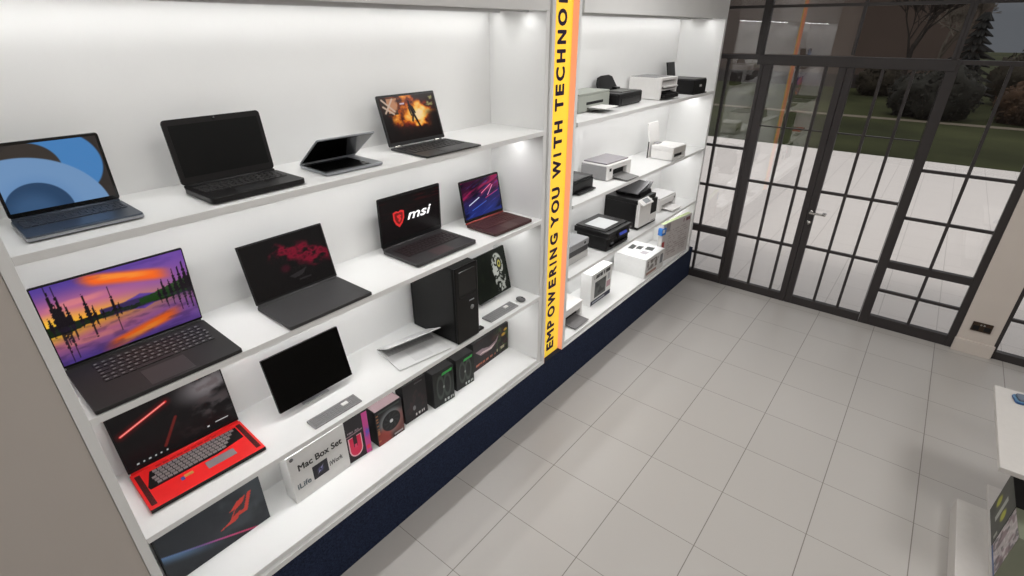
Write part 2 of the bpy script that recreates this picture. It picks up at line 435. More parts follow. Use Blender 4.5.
def art_headset(u, v):
    im = full(u, (20, 22, 21)); n = fbm(u * 8, v * 8, 9); im = over(im, sm(.5, .8, n) * .4, (48, 54, 50))
    for c in (.34, .68):
        d = np.abs(np.hypot((u - c) / .16, (v - .52) / .30) - 1); im = over(im, sm(.3, .1, d) * .65, (86, 96, 88))
    im = over(im, sm(.05, .03, np.hypot(u - .5, v - .5)), (150, 156, 150))
    im = over(im, inpoly(u, v, [(.42, .84), (.92, .86), (.95, .93), (.45, .91)]), (62, 190, 84))
    im = over(im, rect(u, v, .5, .95, .05, .12) * sm(.3, .5, vn(u * 36, v * 4)), (214, 220, 214)); im = over(im, (u > .965).astype(float), (36, 46, 40))
    return im
def art_cardbox(u, v):
    n = fbm(u * 5, v * 4, 14); n2 = fbm(u * 12, v * 9, 2); im = full(u, (30, 24, 26)); im = over(im, sm(.45, .7, n) * .5, (90, 44, 48)); im = over(im, sm(.5, .7, n2) * sm(.5, .8, u) * .7, (70, 104, 52))
    im = over(im, inpoly(u, v, [(.06, .66), (.2, .44), (.5, .42), (.66, .56), (.72, .78), (.62, .62), (.44, .56), (.25, .66)]), (150, 128, 134)); im = over(im, inpoly(u, v, [(.16, .5), (.5, .43), (.62, .55), (.45, .5), (.25, .54)]), (220, 200, 200))
    im = over(im, sm(.09, .03, np.hypot(u - .86, (v - .66))) + sm(.07, .03, np.hypot(u - .92, (v - .8))), (214, 170, 60))
    im = over(im, rect(u, v, .06, .62, .12, .19) * sm(.4, .55, vn(u * 50, v * 3)) , (190, 110, 84)); im = over(im, rect(u, v, .66, .9, .16, .26) * sm(.35, .5, vn(u * 30, v * 2)), (190, 184, 150))
    return im
def art_inkbox(u, v):
    im = full(u, (226, 226, 224)); im = over(im, rect(u, v, .12, .9, .82, .93) * sm(.3, .5, vn(u * 26, v * 3)), (56, 56, 58))
    im = over(im, np.maximum(rect(u, v, .16, .72, .2, .72), 0), (84, 86, 84)); n = fbm(u * 9, v * 9, 3); im = over(im, rect(u, v, .22, .66, .28, .68) * sm(.4, .65, n), (44, 46, 46))
    im = over(im, rect(u, v, .76, .96, .3, .5), (190, 150, 160)); im = over(im, rect(u, v, 0, 1, 0, .15), (34, 40, 58)); im = over(im, rect(u, v, .1, .7, .04, .1) * .7, (220, 220, 226))
    im = over(im, rect(u, v, .8, .9, .55, .75) * .6, (150, 150, 160))
    return im
def art_flattop(u, v):
    im = full(u, (232, 232, 231))
    for P in ([(.18, .62), (.42, .6), (.44, .82), (.22, .86)], [(.5, .52), (.66, .5), (.68, .72), (.52, .76)], [(.7, .42), (.86, .4), (.9, .74), (.72, .68)]): im = over(im, inpoly(v, u, P), (66, 68, 66))
    im = over(im, rect(v, u, .2, .4, .3, .5) * .6, (150, 140, 150))
    return im
def art_flatfront(u, v):
    im = full(u, (214, 213, 211)); n = vn(u * 22, v * 8, 3); im = over(im, rect(u, v, .08, .7, .35, .85) * sm(.35, .6, n) * .8, (104, 96, 92)); im = over(im, rect(u, v, .06, .6, .12, .26) * .8, (142, 96, 84)); im = over(im, rect(u, v, .78, .94, .3, .8) * .8, (90, 92, 98))
    return im
def art_posterbox(u, v):
    im = full(u, (196, 190, 188)); n = vn(u * 30, v * 0 + np.floor(v * 16) * 3.1, 5); im = over(im, (np.mod(v * 16, 1) < .5) * rect(u, v, .2, .93, .1, .82) * sm(.3, .6, n) * .5, (130, 112, 110))
    im = over(im, rect(u, v, .0, .1, .12, .62) * sm(.3, .55, vn(u * 3, v * 12, 2)), (166, 50, 48)); im = over(im, rect(u, v, .68, .96, .86, .94) * sm(.3, .6, vn(u * 22, v * 2)), (110, 60, 66))
    im = over(im, rect(u, v, 0, .1, 0, .11), (48, 110, 176)); im = over(im, rect(u, v, .1, .24, .78, .98) * .6, (112, 106, 112))
    return im
def art_gpu(u, v):
    n = fbm(u * 8, v * 8, 2); im = full(u, (78, 80, 74)); im = over(im, sm(.4, .7, n) * .3, (52, 54, 50)); im = over(im, sm(.12, .08, np.abs(u - .3) * (1)) * rect(u, v, .15, .5, .38, .62) * 0, (0, 0, 0))
    im = over(im, inpoly(u, v, [(.44, .2), (.56, .2), (.56, .76), (.44, .76)]), (168, 170, 164))
    for a, b in ((.72, .52), (.2, .42)): im = over(im, sm(.13, .06, np.hypot(u - a, (v - b) * .7)) * .9, (186, 186, 62))
    im = over(im, rect(u, v, .86, .93, .1, .25) * .7, (200, 200, 190))
    return im
def art_photo(u, v):
    n = vn(u * 7, v * 6, 2); n2 = vn(u * 15, v * 12, 8); im = full(u, (178, 172, 172)); im = over(im, sm(.45, .6, n) * .8, (96, 92, 96)); im = over(im, sm(.55, .7, n2) * .7, (206, 196, 198)); im = over(im, sm(.6, .75, vn(u * 9, v * 9, 4)) * .6, (112, 88, 94))
    im = over(im, rect(u, v, 0, 1, 0, .06), (70, 96, 140))
    return im

# ------------------------------------------------------------------ materials
white = mat('white_laminate', (233, 233, 232), .45, spec=.3, noise_amt=.015, scale=8)
front_white = white
wallpaint = mat('grey_wall_paint', (192, 184, 177), .8, spec=.2, noise_amt=.03, scale=5, bump=.05)
pierpaint = mat('beige_pier_paint', (206, 197, 189), .8, spec=.2, noise_amt=.03, scale=5)
ceilp = mat('ceiling_white', (214, 212, 208), .9, spec=.1)
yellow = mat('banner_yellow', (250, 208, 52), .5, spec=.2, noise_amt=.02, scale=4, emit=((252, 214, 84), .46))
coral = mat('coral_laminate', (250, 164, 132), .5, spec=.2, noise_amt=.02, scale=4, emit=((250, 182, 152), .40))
navytext = mat('navy_lettering', (34, 30, 62), .5, spec=.2)
metalframe = mat('anthracite_frame', (52, 48, 48), .45, spec=.4, noise_amt=.05, scale=20)
chrome = mat('satin_steel', (200, 198, 194), .25, metal=1.0)
black = mat('black_plastic', (17, 16, 17), .42, spec=.35, noise_amt=.1, scale=60)
blackgloss = mat('black_gloss', (9, 9, 9), .12, spec=.5)
dkgrey = mat('dark_grey_metal', (50, 50, 51), .45, spec=.4, noise_amt=.08, scale=80)
keyblk = mat('key_black', (34, 34, 35), .5, spec=.3)
legend = mat('key_legend', (118, 118, 118), .5)
keygrey = mat('key_grey', (92, 92, 93), .5, spec=.3)
silver = mat('silver_aluminium', (160, 163, 168), .35, metal=.6, spec=.5)
alu_white = mat('white_aluminium', (224, 224, 224), .35, spec=.5)
grey_plastic = mat('grey_plastic', (128, 127, 128), .5, spec=.3)
printer_white = mat('printer_white', (232, 230, 228), .45, spec=.35)
printer_grey = mat('printer_grey', (150, 149, 150), .5, spec=.3)
sage = mat('sage_grey_plastic', (164, 168, 160), .5, spec=.3)
redplastic = mat('red_deck', (232, 36, 36), .4, spec=.4)
maroon = mat('maroon_deck', (66, 34, 34), .45, spec=.4)
redhinge = mat('red_hinge', (150, 56, 48), .4)
paper = mat('paper_white', (238, 237, 235), .8, spec=.1)
greybox = mat('pale_card', (206, 203, 199), .6, spec=.25)
whitebox = mat('white_card', (236, 236, 235), .6, spec=.25)
blackcard = mat('black_card', (22, 21, 22), .5, spec=.3)
blue_pl = mat('blue_plastic', (40, 110, 190), .4)
steelblue = mat('steel_blue_plastic', (84, 124, 156), .4)
greencard = mat('pale_green_card', (206, 220, 168), .6)
bronze = mat('bronze_plate', (66, 52, 40), .35, metal=.5)
olive = mat('olive_card', (118, 122, 104), .6)
rubber = mat('dark_rubber', (14, 14, 14), .8)
glow_scr = art_mat('screen_picture', .92, .22, .15)
print_mt = art_mat('printed_card', 0, .45, .3)
glass = glass_mat('window_glass', .07)

def navy_mat():
    m = bpy.data.materials.new('navy_speckle'); m.use_nodes = True
    nt = m.node_tree; N = nt.nodes.new; L = nt.links.new; b = nt.nodes['Principled BSDF']
    tc = N('ShaderNodeTexCoord'); nz = N('ShaderNodeTexNoise'); nz.inputs['Scale'].default_value = 160; nz.inputs['Detail'].default_value = 3
    L(tc.outputs['Object'], nz.inputs['Vector'])
    cr = N('ShaderNodeValToRGB'); cr.color_ramp.elements[0].position = .3; cr.color_ramp.elements[0].color = rgba((16, 22, 42))
    cr.color_ramp.elements[1].position = .75; cr.color_ramp.elements[1].color = rgba((44, 56, 84))
    L(nz.outputs['Fac'], cr.inputs[0]); L(cr.outputs[0], b.inputs['Base Color']); b.inputs['Roughness'].default_value = .8
    b.inputs['Specular IOR Level'].default_value = .2
    return m
navy = navy_mat()

# ------------------------------------------------------------------ room shell
XB = -0.37          # back of the shelving
YG = 4.70           # glazing plane
CEIL = 2.75
TX, TY, TT = -0.0315, 1.3957, 0.4007
floor_m = tile_mat('floor_tiles', (184, 180, 176), (130, 124, 119), TX, TY, TT, .0045, .32, .03, .0032)
struct(MB().box(XB - .1, 4.3, -2.2, 4.75, -.08, 0).build('floor', floor_m), 'pale grey square floor tiles with thin grout lines', 'floor')
struct(MB().box(XB - .1, 4.3, -2.2, 4.85, CEIL, 3.1).build('ceiling', ceilp))
struct(MB().box(XB - .2, -.004, -2.2, .0905, 0, CEIL).build('wall_left', wallpaint), 'plain grey wall beside the near end of the shelving', 'wall')
struct(MB().box(XB - .1, XB, .0905, 4.85, 0, CEIL).build('wall_behind_shelves', wallpaint))
struct(MB().box(4.2, 4.3, -2.2, 4.85, 0, CEIL).build('wall_right', wallpaint))
struct(MB().box(XB - .1, 4.3, -2.3, -2.2, 0, CEIL).build('wall_rear', mat('dark_rear_wall', (62, 56, 52), .8)))
pier = MB(); pier.box(2.072, 2.29, 4.675, 4.85, 0, CEIL)
struct(pier.build('wall_pier', pierpaint), 'narrow beige pier between the glazed front and the next window', 'wall')
struct(MB().box(2.066, 2.299, 4.655, 4.676, 0, .105, .003).build('baseboard_pier', pierpaint), 'beige skirting block at the foot of the pier', 'baseboard')
struct(MB().box(3.9, 4.3, 4.675, 4.85, 0, CEIL).build('wall_front', pierpaint))

# ------------------------------------------------------------------ glazed shopfront
YF0, YF1 = 4.685, 4.735    # frame depth
def panel(name, label, cat, x0, x1, z0, z1, rails, bars, muntins, stile=(0, 0), lock=False, kind=True, thin=.010, slim=()):
    """rails: thick (z0,z1); bars: thin z; muntins: thin x."""
    root = bpy.data.objects.new(name, None); COL.objects.link(root); root.location = (0, 0, 0)
    tag(root, label, cat, None, 'structure')
    f = MB()
    if stile[0]: f.box(x0, x0 + stile[0], YF0, YF1, z0, z1, .002, 1)
    if stile[1]: f.box(x1 - stile[1], x1, YF0, YF1, z0, z1, .002, 1)
    for a, b in rails: f.box(x0 + stile[0], x1 - stile[1], YF0 + .002, YF1 - .002, a, b, .002, 1)
    f.build('frame', metalframe, root)
    m = MB()
    for z in bars: m.box(x0 + stile[0], x1 - stile[1], YF0 + .012, YF1 - .012, z - thin, z + thin)
    for x in muntins: m.box(x - thin, x + thin, YF0 + .011, YF1 - .011, z0 + .01, z1)
    for z in slim: m.box(x0 + stile[0], x1 - stile[1], YF0 + .012, YF1 - .012, z - .004, z + .004)
    if bars or muntins: m.build('glazing_bars', metalframe, root)
    MB().box(x0 + stile[0] * .5, x1 - stile[1] * .5, 4.708, 4.712, z0 + .005, z1 - .001).build('glass', glass, root)
    return root
panel('window_1', 'narrow fixed glazed panel between the printer shelves and the doors', 'window', XB, .302, 0, 2.0,
      [(0, .075), (.468, .528), (1.965, 2.0)], [.25, .915, 1.268], [.02, -.2], (.03, .027))
d1 = panel('door_1', 'glazed door leaf on the left without a handle', 'door', .304, .876, 0, 1.93, [(0, .07)], [.515, 1.01], [.548, .740], (.062, .048), slim=(1.47,))
d2 = panel('door_2', 'glazed door leaf on the right carrying the lever handle', 'door', .879, 1.448, 0, 1.93, [(0, .07)], [.535, 1.01], [1.10, 1.279], (.049, .004), slim=(1.47,))
panel('window_2', 'fixed glazed panel between the right door leaf and the beige pier', 'window', 1.45, 2.072, 0, 2.0,
      [(0, .085), (.51, .566), (1.972, 2.0)], [.31, .915, 1.272], [1.773], (.066, .047))
panel('window_3', 'next window beyond the beige pier at the picture edge', 'window', 2.29, 3.1, 0, 2.0, [(0, .06), (.57, .63), (1.972, 2.0)], [.325, .95, 1.3], [2.7], (.025, .03))
panel('window_4', 'far right shop window beyond the pier', 'window', 3.1, 3.9, 0, 2.0, [(0, .06), (.57, .63), (1.972, 2.0)], [.325, .95, 1.3], [3.5], (.03, .03))
struct(MB().box(.25, 1.5, YF0 - .006, YF1 + .006, 1.93, 2.002, .003, 1).build('trim_1', metalframe), 'dark metal transom beam over the two doors', 'trim')
panel('window_5', 'transom glazing above the left panel', 'window', XB, .252, 2.002, CEIL, [(2.7, CEIL)], [2.335], [-.09], (.02, .028))
panel('window_6', 'transom glazing above the double doors', 'window', .252, 1.477, 2.002, CEIL, [(2.7, CEIL)], [2.335], [.888], (.028, .02))
panel('window_7', 'transom glazing right of the doors', 'window', 1.477, 2.072, 2.002, CEIL, [(2.7, CEIL)], [2.335], [], (.02, .047))
panel('window_8', 'transom glazing beyond the pier', 'window', 2.29, 3.9, 2.002, CEIL, [(2.7, CEIL)], [2.335], [3.1], (.025, .03))
h = MB(); h.cyl((.903, 4.684, .845), (.903, 4.676, .845), .014, n=20); h.cyl((.903, 4.678, .845), (.903, 4.635, .845), .007, n=12)
h.box(.895, 1.015, 4.628, 4.642, .836, .854, .004)
h.box(.985, 1.015, 4.628, 4.684, .838, .852, .004)
ho = h.build('lever_handle', chrome, d2); ho['label'] = 'satin steel lever handle'
k = MB(); k.cyl((.905, 4.684, .752), (.905, 4.674, .752), .016, n=20); k.cyl((.905, 4.675, .752), (.905, 4.670, .752), .006, n=10)
k.build('lock_cylinder', chrome, d2)

s = thing('wall_socket', 'dark bronze double socket plate low on the beige pier', 'socket', (2.1825, 4.675, .19))
MB().box(-.058, .058, -.010, 0, 0, .072, .003).build('face_plate', bronze, s)
for x in (-.032, .032):
    MB().box(x - .018, x + .018, -.0125, -.0095, .012, .046, .001, 1).build('outlet', rubber, s)
for x in (-.009, .009): MB().box(x - .0055, x + .0055, -.0145, -.0095, .050, .062, .001, 1).build('rocker_switch', chrome, s)

# ------------------------------------------------------------------ plinth, shelving, banner
p = MB().box(XB + .002, -.003, .0915, 4.68, 0, .3005).build('plinth', navy)
tag(p, 'navy speckled plinth running along the floor under the white shelves', 'plinth')

Z4, Z3, Z2 = 1.730, 1.267, .803
ledm = mat('led_diffuser', (255, 255, 252), .5, emit=((255, 252, 246), 4.0))
alu = mat('led_profile', (206, 206, 206), .5)
LEDS = []
def shelving(label, y0, y1, pl, pr_, ztop, coral_side, trim_l, trim_r, lbl_frame):
    """open shelving bay between y0 and y1; pl / pr_ are panel thicknesses."""
    root = thing('display_shelf', label, 'shelving', (0, y0, .3005))
    def B(*a, **k):
        m = MB(); m.box(*a, **k); return m
    W = y1 - y0; z = lambda v: v - .3005
    FX = -.012
    B(XB + .0, XB + .012, 0, W, 0, z(CEIL) - .002).build('back_panel', white, root)
    a0 = trim_l; a1 = W - trim_r
    B(XB + .012, FX if trim_l else 0, a0, a0 + pl, 0, z(CEIL) - .002, bev=.0008, seg=1).build('side_panel', white, root)
    B(XB + .012, FX if trim_r else 0, a1 - pr_, a1, 0, z(CEIL) - .002, bev=.0008, seg=1).build('side_panel', white, root)
    i0, i1 = a0 + pl, a1 - pr_
    for zz in (Z4, Z3, Z2):
        B(XB + .012, -.001, i0, i1, z(zz) - .022, z(zz), bev=.001, seg=1).build('shelf_board', white, root)
    B(XB + .012, FX, i0, i1, z(ztop) - .024, z(ztop), bev=.001, seg=1).build('bottom_board', white, root)
    B(XB + .012, -.021, i0, i1, z(2.258), z(2.280)).build('top_board', white, root)
    B(-.020, 0, i0, i1, z(2.254), z(CEIL) - .002, bev=.001, seg=1).build('fascia', white, root)
    t = MB(); t.box(-.03, 0, 0 if trim_l else i0 - pl, W if trim_r else i1 + pr_, 0.0, z(ztop) - .026, bev=.0015, seg=1)
    if trim_l: t.box(XB + .012, 0, 0, trim_l, z(ztop) - .026, z(CEIL) - .002, bev=.0015, seg=1)
    if trim_r: t.box(XB + .012, 0, W - trim_r, W, z(ztop) - .026, z(CEIL) - .002, bev=.0015, seg=1)
    t.build('face_frame', white, root)
    if coral_side:
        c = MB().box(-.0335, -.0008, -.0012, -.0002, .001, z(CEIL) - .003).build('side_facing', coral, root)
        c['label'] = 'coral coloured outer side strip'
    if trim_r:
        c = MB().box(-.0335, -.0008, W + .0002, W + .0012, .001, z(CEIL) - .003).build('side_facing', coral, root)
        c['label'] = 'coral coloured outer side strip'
    for zz, x in ((2.258, -.285), (2.258, -.11), (Z4 - .022, -.17), (Z3 - .022, -.17), (Z2 - .022, -.17)):
        hgt = .006 if zz > 2 else .012
        m = MB(); m.box(x - .012, x + .012, i0 + .02, i1 - .02, z(zz) - hgt, z(zz) - .0002); m.box(x + .011, x + .015, i0 + .02, i1 - .02, z(zz) - hgt - .0025, z(zz) - .0002)
        bar = m.build('light_bar', alu, root)
        B(x - .008, x + .008, i0 + .025, i1 - .025, z(zz) - hgt - .001, z(zz) - hgt + .0005).build('light_diffuser', ledm, bar)
        LEDS.append((x, y0 + i0, y0 + i1, zz - hgt - .003))
    return root
ZB1, ZB2 = .355, .335
shelving('left white lit shelf bay holding the laptops and desktop computers', .0915, 2.205, .026, .032, ZB1, False, 0, .026, '')
shelving('right white lit shelf bay holding the printers, with coral side', 2.405, 4.566, .022, .034, ZB2, True, .024, 0, '')

bn = thing('banner_panel', 'yellow upright banner with navy slogan between the two shelf bays', 'banner', (-.034, 2.305, .3005))
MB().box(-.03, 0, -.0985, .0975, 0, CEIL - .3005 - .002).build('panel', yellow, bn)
zs = (.368, .443, .529, .618, .714, .812, .890, .943, 1.006, 1.096, None, 1.208, 1.292, 1.371, None, 1.504, 1.579, 1.647, 1.724, None, 1.834, 1.906, 1.980, 2.062, 2.146, 2.231, 2.318, 2.402, 2.495, 2.582)
lw_ = dict(E=.046, M=.070, P=.047, O=.066, W=.088, R=.050, I=.006, N=.054, G=.060, Y=.062, U=.054, T=.054, H=.052, C=.058, L=.044)
for ch, zc in zip('EMPOWERING YOU WITH TECHNOLOGY', zs):
    if zc: text('letter', ch, .074, (.0003, .041, zc - .3005 - lw_[ch] / 2), (0, 0, 1), (0, -1, 0), navytext, bn, width=lw_[ch], bold=.058, depth=.0008)

# ------------------------------------------------------------------ laptops
def laptop(label, x, y, z, rot, W, D, H, ang, pic=None, deck=dkgrey, lidm=black, keys=True, th=.016, lth=.006,
           kz=(.12, .60, .05, .95), keymat=None, pad=(.64, .95, .33, .67), padm=None, bez=(.012, .008, .008, .018), hinge='bar', scr_mat=None,
           legends=False, cam=False, corner=.012, hingem=None, keyframe=None, rows=5, cols=14, edge=None):
    a = R(ang)
    root = thing('laptop', label, 'laptop', (x, y, z), R(rot))
    # base: rounded in plan, thinner at the front lip
    pts = rrect(0, D, -W / 2, W / 2, corner, 4)
    b = MB(); b.prism(pts, 'z', .003, th - .001, bev=.0012)
    for sx in (.03, D - .03):
        for sy in (-W / 2 + .04, W / 2 - .04): b.cyl((sx, sy, 0), (sx, sy, .0035), .007, n=10)
    base = b.build('base', deck, root)
    if edge:
        e = MB(); e.prism(rrect(-.0008, D + .0008, -W / 2 - .0008, W / 2 + .0008, corner, 4), 'z', .0045, th - .005); e.build('edge_trim', edge, root)
    if keys:
        x0, x1, y0, y1 = D * kz[0], D * kz[1], -W / 2 + W * kz[2], -W / 2 + W * kz[3]
        if keyframe:
            MB().box(x0 - .004, x1 + .004, y0 - .004, y1 + .004, th - .0016, th - .0006).build('keyboard_well', keyframe, root)
        km = MB(); rx = (x1 - x0) / rows; cy = (y1 - y0) / cols
        for i in range(rows):
            yy = y0; j = 0
            while j < cols - .01:
                w = cy
                if i == rows - 1 and 4 <= j < 9: w = cy * 5
                elif i in (2, 3) and j == 0: w = cy * 1.5
                w = min(w, y1 - yy)
                if w < cy * .3: break
                kx0, kx1 = x0 + i * rx + rx * .1, x0 + (i + 1) * rx - rx * .1
                km.box(kx0, kx1, yy + cy * .08, yy + w - cy * .08, th - .001, th + .0012)
                if legends and w < cy * 2:
                    km.box(kx0 + rx * .2, kx0 + rx * .5, yy + cy * .24, yy + cy * .62, th + .0011, th + .0014, mi=1)
                yy += w; j += w / cy
        km.build('keyboard', [keymat or keyblk, legend], root)
    if pad:
        pm = MB(); pm.box(D * pad[0], D * pad[1], -W / 2 + W * pad[2], -W / 2 + W * pad[3], th - .0012, th - .0003, .0003, 1)
        pm.build('touchpad', padm or keyblk, root)
    # lid frame: local u along width (y), s up the lid
    Md = frame_matrix((0, 0, th), (0, 1, 0), (math.cos(a), 0, math.sin(a)))   # local (u, s, n) ; n = right x up
    # n should face the viewer side
    nrm = Vector((0, 1, 0)).cross(Vector((math.cos(a), 0, math.sin(a))))
    l = MB(); l.prism(rrect(-W / 2, W / 2, .004, H, corner * .8, 4), 'z', -lth, 0, bev=.0012, M=Md)
    lid = l.build('lid', lidm, root)
    n = nrm.normalized() * .0006; up = Vector((math.cos(a), 0, math.sin(a)))
    O = Vector((0, -W / 2 + bez[1], th)) + up * (bez[3] + .004) + n
    SW, SH = W - bez[1] - bez[2], H - bez[0] - bez[3] - .004
    if pic is None:
        sc = MB(); sc.box(0, SW, 0, SH, -.0004, .0001, M=frame_matrix(O, (0, 1, 0), up)); so = sc.build('screen', scr_mat or blackgloss, lid)
    else:
        so = art('screen', O, (0, 1, 0), up, SW, SH, pic, glow_scr, lid)
    if cam:
        c = MB(); cp = Vector((0, 0, th)) + up * (H - bez[0] * .5) + n * .5
        c.cyl(cp, cp + n.normalized() * .0012, .0035, n=12); c.build('webcam', blackgloss, lid)
    hm = hingem or deck
    hg = MB()
    if hinge == 'bar': hg.cyl((-.001, -W * .485, th - .001), (-.001, W * .485, th - .001), .0055, n=12)
    else:
        hg.cyl((-.001, -W * .42, th - .001), (-.001, -W * .30, th - .001), .0065, n=12)
        h2 = MB(); h2.cyl((-.001, W * .42, th - .001), (-.001, W * .30, th - .001), .0065, n=12); h2.build('hinge', hm, root)
    hg.build('hinge', hm, root)
    return root, lid, O, up, SW, SH, n

laptop('small silver laptop with blue abstract curves on screen, top shelf near end', -.245, .286, Z4 + .0005, -.8, .241, .178, .186, 90,
       art_blue, deck=mat('blue_grey_deck', (70, 78, 90), .35, metal=.5), lidm=blackgloss, keys=True, kz=(.1, .52, .04, .96), keymat=mat('slate_key', (54, 58, 66), .5), edge=silver,
       pad=(.56, .94, .3, .7), padm=mat('slate_pad', (62, 70, 84), .3, metal=.4), bez=(.007, .007, .007, .012), corner=.008)
laptop('plain black laptop with thick bezel and blank screen on top shelf', -.221, .711, Z4 + .0005, .5, .295, .188, .194, 98.4,
       None, deck=black, lidm=mat('matte_black_lid', (26, 24, 24), .5, spec=.25), keys=True, th=.02, lth=.009, cam=True, bez=(.017, .013, .013, .022),
       scr_mat=mat('matte_dark_screen', (17, 17, 17), .45, spec=.15), kz=(.1, .58, .06, .94), keymat=mat('key_charcoal', (44, 43, 43), .5), pad=(.66, .95, .3, .62), corner=.014)
laptop('small grey laptop with its lid folded forward over the keyboard', -.235, 1.076, Z4 + .0005, -2.2, .233, .180, .180, 34.6,
       None, deck=silver, lidm=silver, keys=True, th=.012, lth=.005, bez=(.006, .005, .005, .01), kz=(.06, .90, .04, .80), keymat=blackgloss, keyframe=blackgloss,
       pad=None, corner=.008)
laptop('thin black detachable laptop showing a fiery scene, top shelf far end', -.220, 1.512, Z4 + .0005, -1.6, .307, .228, .207, 107,
       art_fire, deck=dkgrey, lidm=black, keys=True, th=.010, lth=.008, hinge='two', hingem=chrome, kz=(.1, .62, .04, .96), keymat=mat('key_dim', (44, 44, 45), .5),
       pad=(.68, .95, .36, .64), padm=dkgrey, bez=(.009, .009, .009, .014), corner=.006)
laptop('large black laptop showing a purple and orange lake sunset', -.287, .333, Z3 + .0005, -.7, .388, .287, .269, 87.9,
       art_sunset, deck=mat('charcoal_deck', (44, 43, 43), .5, spec=.3), lidm=black, keys=True, legends=True, kz=(.09, .56, .15, .93), rows=6, cols=15, keymat=mat('key_soft_black', (40, 40, 41), .5),
       pad=(.62, .96, .36, .66), padm=mat('pad_charcoal', (54, 53, 53), .45), bez=(.005, .004, .004, .008), corner=.006)
laptop('dark laptop with dim crimson cloud picture and plain grey deck', -.220, .854, Z3 + .0005, .1, .336, .223, .223, 104.6,
       art_nebula, deck=mat('plain_grey_deck', (62, 61, 62), .55, spec=.3), lidm=black, keys=False, pad=None, bez=(.006, .006, .006, .008), corner=.003)
r, lid, O, up, SW, SH, n = laptop('dark laptop showing a red shield and slanted white lettering', -.285, 1.487, Z3 + .0005, -.6, .367, .239, .234, 89.1,
       art_msi, deck=mat('gunmetal_deck', (54, 52, 53), .42, metal=.3), lidm=black, th=.02, kz=(.16, .62, .08, .94), keyframe=mat('keywell_black', (18, 14, 15), .5), keymat=mat('key_redblack', (34, 22, 25), .5),
       pad=(.68, .97, .34, .62), padm=mat('pad_maroon', (62, 44, 46), .4), bez=(.012, .008, .008, .022), corner=.01)
lw = mat('logo_white', (238, 238, 238), .5, emit=((238, 238, 238), .75)); lr = mat('logo_red', (190, 34, 36), .5, emit=((196, 42, 42), .62)); ldr = mat('logo_dark_red', (90, 12, 12), .5, emit=((110, 14, 14), .7))
P0 = O + up * SH * .40 + Vector((0, SW * .43, 0)) + n
text('logo_text', 'msi', .046, P0, (0, 1, 0), up, lw, lid, width=SW * .41, bold=.028, shear=.28, depth=.0003)
def shield(cx, cs, k, off, m, name):
    pts = [(-.5, .42), (-.2, .5), (0, .42), (.2, .5), (.5, .42), (.48, -.05), (.3, -.36), (0, -.58), (-.3, -.36), (-.48, -.05)]
    b = MB(); M = frame_matrix(O + up * cs + Vector((0, cx, 0)) + n * off, (0, 1, 0), up)
    b.prism([(x * k, y * k * 1.15) for x, y in pts], 'z', 0, .0003, M=M); return b.build(name, m, lid)
shield(SW * .285, SH * .50, .064, 1.0, lr, 'logo_shield')
shield(SW * .285, SH * .51, .046, 1.6, ldr, 'logo_shield_core')
dr = MB(); Mx = frame_matrix(O + up * SH * .50 + Vector((0, SW * .285, 0)) + n * 2.2, (0, 1, 0), up)
dr.prism([(-.012, .014), (.004, .018), (.016, .012), (.008, .006), (.013, -.004), (.004, -.018), (-.006, -.012), (.0, -.002), (-.008, .004)], 'z', 0, .0003, M=Mx)
dr.build('logo_dragon', lr, lid)
laptop('laptop with reddish brown deck and neon streaks on its screen', -.228, 1.939, Z3 + .0005, -1.7, .292, .206, .216, 100.8,
       art_neon, deck=maroon, lidm=black, th=.018, hingem=redhinge, kz=(.12, .6, .05, .95), keymat=mat('key_maroon', (76, 40, 38), .5), pad=(.66, .96, .34, .64), padm=mat('pad_brown', (74, 44, 42), .4),
       bez=(.01, .009, .009, .016), corner=.012, hinge='bar')

# red deck laptop on the third shelf
r, lid, *_ = laptop('laptop with bright red keyboard deck and red light beam on screen', -.292, .357, Z2 + .0005, -2.0, .370, .212, .250, 99,
       art_beam, deck=redplastic, lidm=black, keys=False, pad=None, bez=(.006, .005, .005, .012), corner=.003, th=.018)
W, D, th = .370, .212, .018
q = MB(); q.prism([(D * .14, -W * .36), (D * .14, W * .42), (D * .48, W * .42), (D * .56, W * .16), (D * .56, -W * .42), (D * .50, -W * .43)], 'z', th - .001, th + .0008); q.build('keyboard_well', black, r)
km = MB()
for i in range(5):
    for j in range(18):
        x0 = D * .16 + i * D * .076; y0 = -W * .385 + j * W * .0435 + (i * .003)
        if y0 + W * .035 < W * (.41 - .03 * i) and y0 > -W * (.345 + .014 * i): km.box(x0, x0 + D * .055, y0, y0 + W * .035, th, th + .003)
km.build('keyboard', mat('key_pale_grey', (132, 124, 124), .5), r)
q = MB(); q.box(D * .62, D * .80, W * .02, W * .28, th - .001, th + .0006, .0004, 1); q.build('touchpad', mat('pad_grey', (130, 122, 124), .4), r)
for s_ in (-1, 1):
    q = MB()
    for i in range(26): q.box(D * .1 + i * D * .032, D * .1 + i * D * .032 + D * .022, s_ * W * .455 - .008, s_ * W * .455 + .008, th - .001, th + .0006)
    q.build('speaker_grille', mat('grille_dark', (70, 16, 16), .6), r)
q = MB()
for i in range(9): q.box(D * .07, D * .10, -W * .3 + i * W * .062, -W * .3 + i * W * .062 + W * .05, th - .001, th + .0012, .0003, 1)
q.build('hot_key_row', mat('dim_red_key', (190, 26, 28), .5), r)
q = MB(); q.box(D * .66, D * .74, -W * .2, -W * .17, th - .001, th + .0005); q.box(D * .64, D * .70, -W * .165, -W * .09, th - .001, th + .0005, mi=1); q.build('sticker', [mat('sticker_blue', (60, 70, 140), .5), mat('sticker_gold', (200, 150, 70), .5)], r)
q = MB(); q.box(D - .002, D + .0015, -W / 2, W / 2, .003, th - .002); q.build('front_edge', rubber, r)

